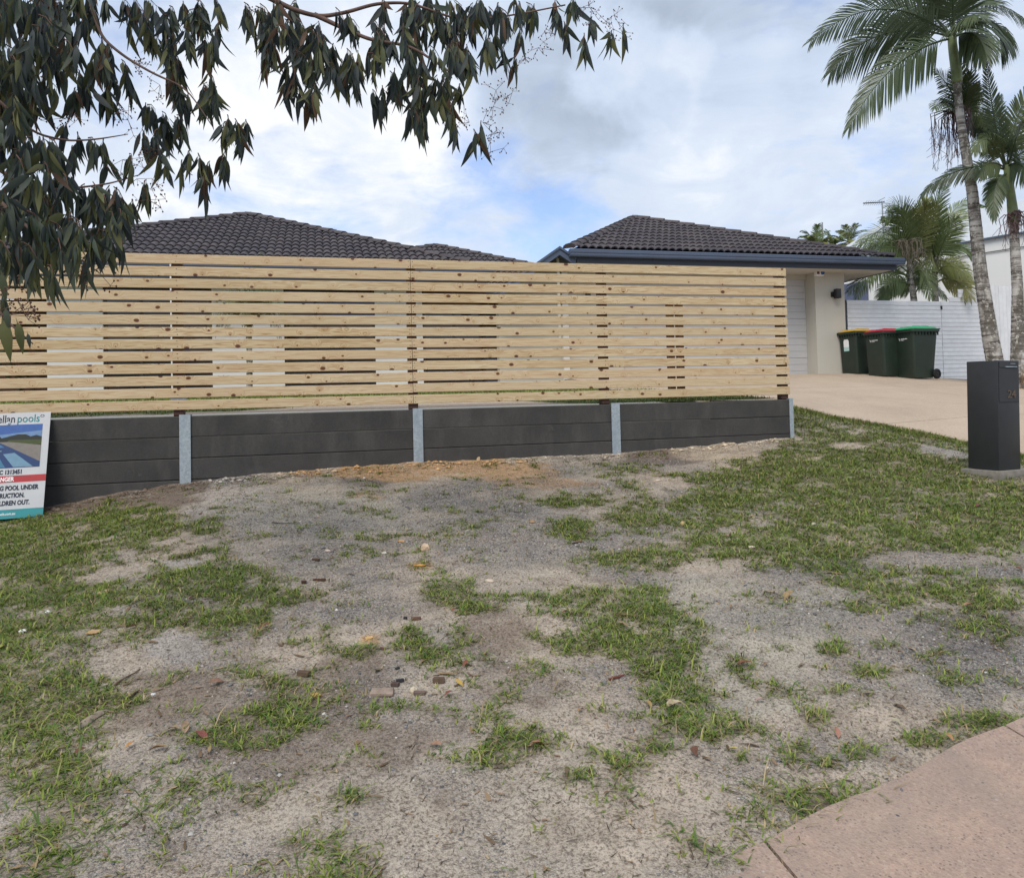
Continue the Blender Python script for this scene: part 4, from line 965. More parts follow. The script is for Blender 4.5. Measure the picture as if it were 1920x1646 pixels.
# yard things seen between the slats
wp = at(321, 600, v=11.5)
q = MB().tube([(0, 0, 0), (0, 0, at(319.5, 478, v=11.5)[2]-float(yard_z(0, 11.5)))], .011, 6).build('white_pole', MAT['paintwhite'], None, loc=(wp[0], 11.5, float(yard_z(0, 11.5)))); tag(q, 'thin white pole standing in the yard beside the left fence post', 'pole')
ge = tag(empty('garden_edging', (-4, 13.0, float(yard_z(0, 13)))), 'low brown timber edging along the foot of the house', 'edging')
for k in range(4): MB().cbox(-1.2, 1.195, 0, .05, -.05, .14, .005).build('edging_board', MAT['fencebrown'], ge, loc=(-3.6+k*2.4, random.uniform(-.01, .01), 0))
pf = tag(empty('paling_fence', (-9, 16.4, float(yard_z(0, 15)))), 'weathered brown paling fence beyond the left end of the house', 'fence')
for k in range(44):
    MB().box(-.048, .048, 0, .016, -.1, 1.02+random.uniform(-.02, .02)).build('paling', MAT['fencebrown'], pf, loc=(-4.2+k*.1, random.uniform(0, .006), 0))

# ---- white neighbouring house beyond the palms
W2 = math.cos(math.radians(-52))*R2 + math.sin(math.radians(-52))*F2; W3 = np.array([W2[0], W2[1], 0]); NB = np.array([W2[1], -W2[0], 0])
if NB[:2]@F2 > 0: NB = -NB
P0 = at(1850, 447, D=21.0)
Le = plane_hit(1640, 470, P0, NB); s0 = (Le-P0)@W3
nb = tag(empty('neighbour_house'), 'white house with a pale metal roof behind the palms at the right', 'house')
def npt(s, back, z): p = P0 + W3*s - NB*back; return np.array([p[0], p[1], z])
zg = P0[2]; tl, tr_ = s0-7.0, 9.0
Q = plane_hit(1840, 391, P0-NB*3.2, NB); rzz = Q[2]
QL = plane_hit(1690, 402, P0-NB*3.2, NB); sL = (QL-P0)@W3
Le2 = plane_hit(1576, 468, P0+NB*.06, NB); QL = plane_hit(1672, 407, P0-NB*3.2, NB); sL = (QL-P0)@W3
sM = (plane_hit(1760, 470, P0, NB)-P0)@W3
E1_, E2_, R2_, R1_ = npt(sM, -.06, zg), npt(tr_, -.06, zg), npt(tr_, 3.2, rzz), npt(sM, 3.2, rzz)
obj('roof', mesh('roof', [E1_, E2_, R2_, R1_, npt(tr_, 6.5, zg), npt(sM, 6.5, zg)], [(0, 1, 2, 3), (3, 2, 4, 5)], MAT['metalroof']), nb)
V = [Le2, E1_, R1_, QL]
obj('roof', mesh('roof', V, [(0, 1, 2), (0, 2, 3)], MAT['metalroof']), nb)
def nwall(name, sa, sb, za, zb, d0, d1, mt):
    V = [npt(s, -d, z) for z in (za, zb) for s, d in ((sa, d0), (sb, d0), (sb, d1), (sa, d1))]
    return obj(name, mesh(name, V, [(3, 2, 1, 0), (4, 5, 6, 7), (0, 1, 5, 4), (1, 2, 6, 5), (2, 3, 7, 6), (3, 0, 4, 7)], mt), nb)
nwall('wall', tl+.4, tr_, 0, zg-.02, -.2, 0, MAT['white'])
nwall('gutter', tl+2, tr_, zg-.045, zg+.0, .055, .10, MAT['gutter'])
nwall('wire', tl+3, tr_, zg-.42, zg-.40, .02, .04, MAT['black'])
wq = plane_hit(1608, 550, P0, NB); ws = (wq-P0)@W3
nwall('window', ws-1.2, ws+.35, wq[2]-1, wq[2]+.35, .002, .03, MAT['blind'])
for f in (.25, .5, .72):
    a = V[0]+(V[1]-V[0])*f*.7; b = V[3]+(V[2]-V[3])*f*.3
    MB().tube([a+(b-a)*.02+[0, 0, .02], a+(b-a)*.98+[0, 0, .02]], .02, 4).build('roof_rib', MAT['gutter'], nb)
# its antenna and a bare pole further off
ap = at(1656, 430, D=24)
an = tag(empty('tv_antenna', ap), 'dark tv antenna on a mast among the cane palm fronds', 'antenna')
MB().tube([(0, 0, -1.0), (0, 0, .9)], .02, 6).build('mast', MAT['antenna'], an)
R3 = np.array([R2[0], R2[1], 0])
MB().tube([R3*-.62+[0, 0, .86], R3*.08+[0, 0, .88]], .02, 5).build('boom', MAT['screw'], an)
for k in range(9):
    x = -.55+k*.07; p = R3*x+[0, 0, .862]; MB().tube([p+np.array([-.03, .06, -.07]), p+np.array([.03, -.06, .07])], .006, 4).build('element', MAT['antenna'], an)
MB().tube([R3*-.12+[0, 0, .93], R3*.1+[0, 0, 1.03]], .012, 4).build('reflector', MAT['antenna'], an); MB().box(-.05, .05, -.03, .03, .25, .42).build('amplifier', MAT['black'], an)
bp = at(1543, 455, D=34); q = MB().tube([(0, 0, -3), (0, 0, at(1543, 417, D=34)[2]-bp[2])], .035, 6).build('bare_pole', MAT['antenna'], None, loc=bp); tag(q, 'bare thin pole rising behind the garage roof between two palms', 'pole')

# ---- white slat gate and fence beside the garage
GTV = PV+.22
gl, gm, gr = u_at(1590, 640, GTV), u_at(1767, 640, GTV), u_at(1848, 640, GTV); gtop = at(1600, 563, v=GTV)[2]
BH = .0885
gate = tag(empty('slat_gate', (gl, GTV, 0)), 'white gate of horizontal boards beside the garage pillar behind the bins', 'gate')
nb_ = 19
def lap(o): o.rotation_euler = (-.10+random.uniform(-.012, .012), 0, 0)
for k in range(nb_):
    z = gtop-BH/2-k*(BH+.006)
    lap(MB().cbox(-(gm-gl)/4+.001, (gm-gl)/4-.001, 0, .014, -BH/2-.01, BH/2, .002).build('gate_board', MAT['paintwhite'], gate, loc=((gm-gl)*.25+.012, random.uniform(-.001, .001), z)))
    lap(MB().cbox(-(gm-gl)/4+.001, (gm-gl)/4-.004, 0, .014, -BH/2-.01, BH/2, .002).build('gate_board', MAT['paintwhite'], gate, loc=((gm-gl)*.75, random.uniform(.002, .004), z-.004)))
MB().box(.03, .08, .024, .07, gtop-1.9, gtop-.02).box(gm-gl-.09, gm-gl-.04, .026, .07, gtop-1.9, gtop-.02).build('gate_frame', MAT['paintwhite'], gate)
MB().box(gm-gl-.012, gm-gl+.02, -.02, .03, gtop-.19, gtop-.11).build('latch', MAT['black'], gate)
MB().box(-.035, .0, .0, .05, gtop-1.9, gtop).build('hinge_post', MAT['fascia'], gate)
bf = tag(empty('board_fence', (gm, GTV, 0)), 'white horizontal board fence with a stepped top right of the gate', 'fence')
for k in range(-3, nb_):
    z = gtop-.004-BH/2-k*(BH+.006); xa = 0.012 if k >= 0 else (.24 if k == -1 else .50)
    lap(MB().cbox(-(gr-gm-xa)/2, (gr-gm-xa)/2, 0, .014, -BH/2-.01, BH/2, .002).build('fence_board', MAT['paintwhite'], bf, loc=(xa+(gr-gm-xa)/2, random.uniform(0, .002)+.004, z)))
MB().box(.02, .07, .03, .08, gtop-1.9, gtop).box(gr-gm-.1, gr-gm-.05, .03, .08, gtop-1.9, gtop+.2).build('fence_post', MAT['paintwhite'], bf)
vf = tag(empty('upright_fence', (gr, GTV+.25, 0)), 'white fence of upright boards between the two palm trunks', 'fence')
vt = at(1870, 536, v=GTV+.25)[2]
for k in range(22):
    MB().box(-.052, .052, 0, .018, vt-2.3, vt+random.uniform(-.003, .003)).build('upright_board', MAT['paintwhite'], vf, loc=(.0+k*.11, random.uniform(0, .003), 0))
MB().box(-.05, 2.4, .02, .06, vt-.3, vt-.22).box(-.05, 2.4, .02, .06, vt-1.6, vt-1.52).build('fence_rail', MAT['paintwhite'], vf)

MAT['twigdry'] = m_plain('dry_stalks', (.26, .22, .17), .9, .2, .3, 20)
# ------------------------------------------------------------------ palms
def bez(a, b, c, t): return a*(1-t)**2 + 2*b*t*(1-t) + c*t*t
def frond(parent, org, base, ctrl, tip, L, n=40, droop=.35, face=.7, w=.034, mat=None, rach=.022, start=.12, name='frond', ragged=.1):
    """feather leaf: a curved midrib with narrow leaflets on both sides"""
    base, ctrl, tip = (np.asarray(p, float)-org for p in (base, ctrl, tip))
    m = MB(); ts = np.linspace(0, 1, 12); pts = [bez(base, ctrl, tip, t) for t in ts]
    m.tube(pts, [rach*(1-.85*t) for t in ts], 4)
    cen = bez(base, ctrl, tip, .5)+org; toc = unit(CAMP-cen); N = unit(face*toc + (1-face)*np.array([0, 0, 1.]))
    for i in range(n):
        t = start + (1-start)*((i+.5)/n); P = bez(base, ctrl, tip, t); T = unit(bez(base, ctrl, tip, min(1, t+.02))-bez(base, ctrl, tip, t-.02))
        S = unit(np.cross(T, N)); prof = (.5+.5*math.sin(math.pi*min(1, (t*1.05)**.75)))*(1 if t < .8 else 1-(t-.8)*1.6)
        for sg in (-1, 1):
            a = math.radians(26+46*t+random.uniform(-4, 4)); l = L*prof*random.uniform(1-ragged, 1+ragged*.4)
            d = unit(S*sg*math.cos(a)+T*math.sin(a)+N*random.uniform(-.12, .12)-N*.12); g = np.array([0, 0, -1.])
            p1 = P+d*l*.45+g*l*droop*.12; p2 = P+d*l*.8+g*l*droop*.42; p3 = P+d*l*.97+g*l*droop*.75
            wv = unit(T - d*(T@d)*.9)*w*.5; k = 1-.45*t
            m.add([P-wv*.5*k, P+wv*.5*k, p1+wv*k, p1-wv*k, p2+wv*.7*k, p2-wv*.7*k, p3], [(0, 1, 2, 3), (3, 2, 4, 5), (5, 4, 6)])
    return m.build(name, mat or MAT['palm'], parent)
def trunk(parent, org, px, D, name='trunk', mat=None, ring=.035, n=14):
    """px: photo points (x, y, width) from the ground up"""
    P = [at(x, y, D=D)-org for x, y, w in px]; R = [w*.5*D/FPX for x, y, w in px]; s = np.concatenate([[0], np.cumsum([np.linalg.norm(P[i+1]-P[i]) for i in range(len(P)-1)])])
    k = max(4, int(s[-1]/.035)); q = np.linspace(0, s[-1], k); PP = np.stack([np.interp(q, s, [p[j] for p in P]) for j in range(3)], -1); 
    for _ in range(6): PP[1:-1] = (PP[:-2]+PP[1:-1]*2+PP[2:])/4
    RR = np.interp(q, s, R)*(1+ring*np.where(np.arange(k) % 3 == 0, 1, -.3)*rng.uniform(.4, 1.2, k))
    return MB().tube(list(PP), list(RR), n).build(name, mat or MAT['trunk'], parent, True)
def droops(parent, org, start, n, L, spread, mat, name='flower_stalk'):
    m = MB()
    for i in range(n):
        a = random.uniform(0, 2*math.pi); r = random.uniform(.1, 1)*spread; p = np.asarray(start)-org; q = p+np.array([math.cos(a)*r, math.sin(a)*r, random.uniform(-.1, .05)*L]); e = q+np.array([random.uniform(-.08, .08), random.uniform(-.08, .08), -L*random.uniform(.5, 1)])
        m.tube([p, (p+q)/2+[0, 0, .05], q, (q+e)/2+[random.uniform(-.05, .05), 0, 0], e], [.012, .01, .008, .006, .003], 3)
        for _ in range(4):
            t = random.random(); b = q*(1-t)+e*t; m.tube([b, b+np.array([random.uniform(-.12, .12), random.uniform(-.1, .1), -random.uniform(.05, .2)])], .004, 3)
    return m.build(name, mat, parent)
def px3(D, *pts): return [at(x, y, D=D+(p[0] if p else 0)) for x, y, *p in pts]
PD = 13.4
# tall palm, whose crown leaves the picture
TA = [(1873, 712, 36), (1866, 680, 29), (1858, 640, 28), (1849, 580, 25), (1838, 510, 23), (1831, 440, 21.5), (1823, 360, 19), (1813, 300, 17), (1803, 240, 14.5), (1797, 190, 13.5), (1794, 150, 14)]
b0 = at(1873, 712, D=PD); org = np.array([b0[0], b0[1], float(ground_z(b0[0], b0[1]))]); TA[0] = (1875, 722, 38)
pa = tag(empty('palm_tree', org), 'tallest palm with a leaning pale trunk and a crown cut by the picture top', 'palm tree', 'palms beside the driveway')
trunk(pa, org, TA, PD)
trunk(pa, org, [(1795, 156, 17), (1794, 138, 18.5), (1791, 118, 18), (1787, 95, 16), (1785, 70, 15)], PD, 'crownshaft', MAT['sheath'], .004)
B = (1787, 72)
for c, t, L, dr, fc, dd in (((1655, -40), (1520, 78), .62, .35, .75, -.5), ((1650, 22), (1557, 136), .72, .55, .8, .2), ((1668, 92), (1592, 240), .62, .5, .8, -.2), ((1868, 0), (1890, 88), .62, 1.0, .6, .4),
                     ((1830, -40), (1925, 40), .6, .6, .6, 1.2), ((1760, -90), (1690, -170), .7, .2, .6, 0), ((1800, -120), (1850, -230), .7, .2, .6, .3), ((1680, -60), (1560, -50), .7, .3, .6, 1.5),
                     ((1700, 20), (1660, 60), .6, .5, .4, 2.2), ((1850, -60), (1960, -60), .6, .5, .6, .6), ((1835, 40), (1850, 110), .5, .9, .5, -.9), ((1740, 0), (1660, 10), .65, .5, .5, 1.8), ((1790, -60), (1770, -150), .7, .2, .6, -1.0), ((1810, 20), (1835, 30), .5, .6, .4, -1.4)):
    frond(pa, org, at(*B, D=PD), at(*c, D=PD+dd*.5), at(*t, D=PD+dd), L, 60, dr, fc, .045)
# second, slimmer palm just behind the tall trunk
org2 = np.array([*at(1890, 700, D=PD+.9)[:2], 0]); org2[2] = float(ground_z(org2[0], org2[1]))
pb = tag(empty('palm_tree', org2), 'slim palm half hidden behind the tall trunk with a hanging flower stalk', 'palm tree', 'palms beside the driveway')
D2 = PD+.9
trunk(pb, org2, [(1880, 722, 20), (1868, 660, 17), (1850, 560, 15), (1836, 450, 13), (1822, 350, 12), (1811, 285, 11), (1803, 235, 11), (1800, 205, 12)], D2)
for b, c, t, L, dr, fc, dd in (((1800, 215), (1785, 160), (1752, 134), .42, .1, .7, -.5), ((1800, 215), (1800, 150), (1795, 122), .40, .0, .8, -.3), ((1803, 215), (1815, 170), (1818, 135), .38, .0, .8, -.2), ((1802, 216), (1822, 190), (1832, 160), .35, .1, .7, .3),
                          ((1798, 212), (1770, 175), (1753, 205), .42, .4, .7, -.6), ((1806, 218), (1835, 190), (1852, 235), .5, .15, .8, -.4), ((1806, 222), (1840, 205), (1862, 262), .45, .5, .8, -.5), ((1798, 205), (1780, 185), (1762, 185), .4, .4, .6, -.3), ((1812, 225), (1838, 225), (1848, 255), .4, .2, .6, .2)):
    frond(pb, org2, at(*b, D=D2), at(*c, D=D2+dd*.5-.3), at(*t, D=D2+dd-.5), L*.85, 34, dr, fc, .034)
droops(pb, org2, at(1788, 212, D=D2-.45), 46, 1.05, .42, MAT['flower'])
# third palm at the right edge
TC = [(1912, 735, 34), (1910, 690, 29), (1909, 662, 25), (1908, 600, 21), (1908, 543, 19), (1904, 480, 17), (1902, 448, 16), (1901, 412, 15)]
b3 = at(1911, 725, D=PD-.3); D3 = PD-.3; org3 = np.array([b3[0], b3[1], float(ground_z(b3[0], b3[1]))])
pc_ = tag(empty('palm_tree', org3), 'palm at the right edge with a green crownshaft and fronds spreading both ways', 'palm tree', 'palms beside the driveway')
trunk(pc_, org3, TC, D3); trunk(pc_, org3, [(1901, 418, 17), (1899, 398, 18), (1896, 370, 15.5), (1892, 340, 14), (1888, 310, 13)], D3, 'crownshaft', MAT['sheath'], .004)
for b, c, t, L, dr, fc, dd in (((1886, 312), (1862, 230), (1848, 112), .36, .1, .85, -.4), ((1888, 310), (1895, 220), (1945, 150), .55, .3, .8, -.5), ((1886, 318), (1800, 295), (1727, 366), .42, .4, .6, .5), ((1885, 315), (1850, 225), (1826, 285), .42, .75, .7, -.6),
                          ((1889, 325), (1858, 335), (1864, 412), .36, .4, .8, -.3), ((1890, 310), (1940, 250), (2010, 300), .7, .6, .7, .2), ((1890, 312), (1930, 190), (2000, 170), .7, .3, .7, .4), ((1886, 316), (1850, 290), (1836, 330), .4, .7, .6, -.3), ((1888, 314), (1915, 290), (1935, 340), .45, .7, .6, -.7), ((1886, 312), (1870, 250), (1875, 180), .5, .2, .7, .8), ((1890, 312), (1905, 260), (1915, 230), .5, .3, .6, -1)):
    frond(pc_, org3, at(*b, D=D3), at(*c, D=D3+dd*.5), at(*t, D=D3+dd), L*.78, 44, dr, fc, .036)
droops(pc_, org3, at(1893, 405, D=D3-.12), 12, .45, .3, MAT['flower']); droops(pc_, org3, at(1912, 400, D=D3-.1), 12, .35, .2, MAT['flower'])
m = MB()
for i in range(240):
    a = random.uniform(0, 6.28); r = random.uniform(.15, .42); z = random.uniform(0, .38); p = np.array([r*math.cos(a), r*math.sin(a), z]); m.tube([p*[.8, .8, 1], p, p+[random.uniform(-.1, .1), random.uniform(-.1, .1), -random.uniform(.1, .3)]], .006, 3)
q = m.build('aerial_roots', MAT['deadfrond'], pc_); q['kind'] = 'stuff'
# cane palm clump behind the gate
CD = 17.6; cb_ = at(1735, 700, D=CD); orgc = np.array([cb_[0], cb_[1], 1.5])
pcl = tag(empty('cane_palm', orgc), 'bushy yellowing cane palm clump rising behind the white gate', 'palm')
trunk(pcl, orgc, [(1722, 690, 14), (1718, 600, 13), (1712, 550, 11), (1705, 505, 9), (1704, 485, 8)], CD, 'stem', MAT['trunk'], .03, 8); trunk(pcl, orgc, [(1755, 690, 12), (1754, 560, 11), (1752, 510, 10), (1756, 480, 9)], CD, 'stem', MAT['trunk'], .03, 8)
b1, b2 = (1706, 492), (1756, 488)
CF = [(b1, (1690, 375), (1660, 412), .62, .45), (b1, (1672, 405), (1612, 452), .6, .6), (b1, (1650, 440), (1598, 500), .5, .5), ((1706, 520), (1640, 488), (1590, 548), .55, .5), ((1708, 535), (1672, 515), (1655, 562), .45, .6), (b1, (1730, 400), (1738, 385), .6, .2), (b1, (1700, 420), (1690, 395), .55, .2),
      (b2, (1775, 405), (1818, 395), .66, .3), (b2, (1752, 430), (1762, 372), .55, .1), (b2, (1790, 440), (1824, 478), .5, .6), (b2, (1800, 485), (1806, 562), .5, .6), ((1756, 500), (1800, 500), (1832, 545), .5, .4), (b2, (1740, 400), (1728, 388), .6, .3), (b2, (1730, 420), (1700, 400), .6, .5),
      (b1, (1690, 450), (1640, 470), .5, .6), (b1, (1740, 440), (1780, 520), .55, .7), (b2, (1700, 430), (1660, 500), .55, .7), (b1, (1660, 430), (1630, 520), .5, .8), (b2, (1770, 450), (1790, 410), .6, .3), (b1, (1715, 400), (1770, 420), .6, .4), (b2, (1745, 440), (1735, 520), .5, .8), (b1, (1700, 450), (1725, 540), .5, .8)]
CF += [((1712, 540), (1690, 520), (1650, 560), .5, .4), ((1716, 550), (1735, 510), (1775, 560), .45, .5), ((1752, 535), (1725, 500), (1690, 550), .5, .5), ((1756, 530), (1790, 505), (1822, 560), .5, .5), ((1754, 520), (1770, 480), (1812, 515), .5, .4), ((1710, 520), (1670, 470), (1625, 500), .55, .4), ((1708, 520), (1735, 480), (1745, 560), .45, .6)]
CF += [(b, tuple(q+random.uniform(-22, 22) for q in c), tuple(q+random.uniform(-30, 26) for q in t), L*.95, dr+.1) for b, c, t, L, dr in CF[:9]]
for i, (b, c, t, L, dr) in enumerate(CF):
    dd = random.uniform(-1.0, .9); frond(pcl, orgc, at(*b, D=CD), at(*c, D=CD+dd*.5), at(*t, D=CD+dd), L*.95, 40, dr*.55, .65, .03, MAT['cane'], .025)
droops(pcl, orgc, at(1700, 455, D=CD-.3), 30, .6, .5, MAT['twigdry'], 'dry_flower_stalk')
# far palms over the garage roof
def rosette(px, py, D, r, n, label):
    c = at(px, py, D=D); o = tag(empty('palm_tree', c), label, 'palm tree', 'far palms over the garage roof')
    MB().tube([(0, 0, -4), (0, 0, 0)], .16, 8).build('trunk', MAT['trunk'], o)
    for i in range(n):
        a = i*2.4; el = random.uniform(-.3, 1.3); d = np.array([math.cos(a)*math.cos(el), math.sin(a)*math.cos(el), math.sin(el)])
        frond(o, np.zeros(3), np.zeros(3), d*r*.6+[0, 0, .25*r], d*r+[0, 0, -.25*r*math.cos(el)], r*.34, 26, .2, .5, .045, MAT['cane'], .03)
rosette(1531, 462, 33, 1.05, 18, 'round headed far palm left of the bare pole'); rosette(1564, 463, 36, 1.0, 16, 'far palm just right of the bare pole'); rosette(1592, 455, 40, 1.15, 15, 'far palm spreading behind the pale metal roof'); rosette(1852, 392, 30, .55, 10, 'small far palm crown seen between the tall trunk and the right hand palm')
# low palm in the yard, seen through the slats
yp = at(466, 737, v=12.3); orgy = np.array([yp[0], 12.3, float(yard_z(yp[0], 12.3))]); DY = float((orgy-CAMP)@FX)
py_ = tag(empty('palm_shrub', orgy), 'low feathery palm in the yard behind the middle of the left slats', 'palm')
trunk(py_, orgy, [(468, 742, 11), (468, 690, 11), (467, 620, 10)], DY, 'trunk', MAT['trunk'], .06, 8)
for i in range(22):
    a = i*2.4; t = (467+math.cos(a)*random.uniform(45, 85), 600-random.uniform(-60, 95)*(.6+.4*abs(math.sin(a)))); c = ((467+t[0])/2, min(t[1], 560)-random.uniform(20, 50)); dd = math.sin(a)*.6
    frond(py_, orgy, at(467, 622, D=DY), at(*c, D=DY+dd*.5), at(*t, D=DY+dd), .26, 24, .4, .5, .018, MAT['palm'], .01)
for t in ((440, 476), (490, 474), (481, 486)): frond(py_, orgy, at(467, 615, D=DY), at((467+t[0])/2+4, 520, D=DY), at(*t, D=DY-.1), .16, 18, .1, .5, .014, MAT['palm'], .008)

# ------------------------------------------------------------------ hedge left of the house
hd = at(20, 600, v=15.9); ho = tag(empty('hedge', (hd[0], 16.6, float(yard_z(0, 16)))), 'dark clipped hedge behind the paling fence at the left edge', 'hedge')
nH = 5200; P = np.stack([rng.uniform(-4.5, 2.6, nH), rng.uniform(-.05, .8, nH), rng.uniform(.2, 2.25, nH)], -1); s_ = rng.uniform(.04, .09, nH)
a = rng.normal(size=(nH, 3)); a /= np.linalg.norm(a, axis=1)[:, None]; b = np.cross(a, rng.normal(size=(nH, 3))); b /= np.linalg.norm(b, axis=1)[:, None]
V = np.stack([P-a*s_[:, None], P+b*s_[:, None]*.4, P+a*s_[:, None], P-b*s_[:, None]*.4], 1).reshape(-1, 3)
me = big_mesh('foliage', V, np.arange(nH*4), np.arange(nH)*4, np.full(nH, 4), [m_plain('hedge_leaf', (.035, .055, .02), .6, .3, .4, 9)])
tag(obj('foliage', me, ho), kind='stuff'); MB().box(-4.4, 2.5, .3, .5, 0, 2.0).build('stems', MAT['twig'], ho)

# ------------------------------------------------------------------ gum tree, leaves hanging in from the upper left
def gum_leaf(bend, wd):
    n = 6; V = []; 
    for i in range(n+1):
        t = i/n; w = wd*(math.sin(math.pi*min(1, t**.72*.98+.015)))**.9*(1-.25*t)+.004*(1-t); x = bend*(t**1.6); y = -t
        V += [(x-w, y, .0+.06*math.sin(t*3)), (x, y, .22*w+.06*math.sin(t*3)), (x+w, y, .06*math.sin(t*3))]
    F = []
    for i in range(n): k = 3*i; F += [(k, k+1, k+4, k+3), (k+1, k+2, k+5, k+4)]
    V += [(-.004, .16, .02), (.004, .16, .02)]; F.append((len(V)-2, len(V)-1, 2, 0))
    me = mesh('leaf', V, F, MAT['gum']); auto_smooth(me, 60); return me
LEAVES = [gum_leaf(.14, .105), gum_leaf(-.18, .095), gum_leaf(.26, .115), gum_leaf(-.08, .13), gum_leaf(.05, .085)]
tb = np.array([-6.3, 1.5, float(ground_z(-6.3, 1.5))])
gum = tag(empty('gum_tree', tb), 'gum tree at the left whose dark hanging leaves fill the upper left of the picture', 'tree')
def G_(p): return np.asarray(p, float)-tb
LIMB = MB()
def limb(pts, rad, n=7):
    P = [np.asarray(p, float) for p in pts]; k = len(P); t = np.linspace(0, k-1, (k-1)*6+1); Q = np.stack([np.interp(t, range(k), [p[j] for p in P]) for j in range(3)], -1)
    for _ in range(5): Q[1:-1] = (Q[:-2]+2*Q[1:-1]+Q[2:])/4
    m = MB(); m.tube(list(Q-tb), list(np.interp(t, range(k), rad)), n); return m
limb([tb+[0, 0, -.2], tb+[.05, .1, 1.5], tb+[.2, .3, 3.0], tb+[.5, .5, 4.4]], [.22, .19, .16, .12], 12).build('trunk', MAT['bark'], gum, True)
top = tb+np.array([.5, .5, 4.4])
l1 = [tb+[.2, .3, 3.0], at(-150, -260, D=4.2), at(150, -200, D=4.2), at(400, -60, D=4.2), at(545, 18, D=4.2), at(600, 33, D=4.2), at(650, 24, D=4.2), at(705, 7, D=4.25), at(770, 5, D=4.3), at(860, 40, D=4.3), at(960, 30, D=4.3), at(1060, 10, D=4.3)]
limb(l1, [.07, .06, .045, .026, .014, .012, .0105, .0095, .008, .006, .005, .004]).build('limb', MAT['bark'], gum, True)
limb([at(590, 28, D=4.2), at(640, 52, D=4.2), at(700, 78, D=4.1), at(770, 85, D=4.1), at(850, 140, D=4.0)], [.015, .012, .010, .008, .005]).build('limb', MAT['bark'], gum, True)
l2 = [tb+[.1, .15, 2.4], at(-120, -120, D=3.8), at(100, -60, D=3.8), at(170, 0, D=3.8), at(188, 70, D=3.8), at(235, 108, D=3.8), at(290, 140, D=3.8), at(350, 165, D=3.8), at(400, 240, D=3.8)]
limb(l2, [.06, .04, .014, .010, .008, .007, .006, .004, .0025]).build('limb', MAT['bark'], gum, True)
l3 = [tb+[.05, .1, 1.8], at(-140, 120, D=3.3), at(-20, 170, D=3.3), at(60, 250, D=3.4), at(125, 265, D=3.5), at(180, 262, D=3.5), at(240, 252, D=3.5)]
limb(l3, [.05, .02, .008, .006, .005, .004, .002]).build('limb', MAT['bark'], gum, True)
l4 = [at(-140, 200, D=3.2), at(-30, 300, D=3.2), at(60, 360, D=3.3), at(150, 352, D=3.4), at(205, 345, D=3.4), at(262, 328, D=3.5)]
limb(l4, [.03, .010, .007, .005, .004, .002]).build('limb', MAT['bark'], gum, True)
l5 = [at(-150, 330, D=2.4), at(-50, 490, D=2.4), at(0, 590, D=2.4), at(35, 622, D=2.4), at(62, 645, D=2.45)]
limb(l5, [.03, .010, .004, .003, .0018]).build('limb', MAT['bark'], gum, True)
l6 = [at(-120, 250, D=2.9), at(0, 380, D=2.9), at(100, 470, D=2.9), at(150, 485, D=3.0), at(186, 512, D=3.0)]
limb(l6, [.03, .008, .005, .003, .002]).build('limb', MAT['bark'], gum, True)
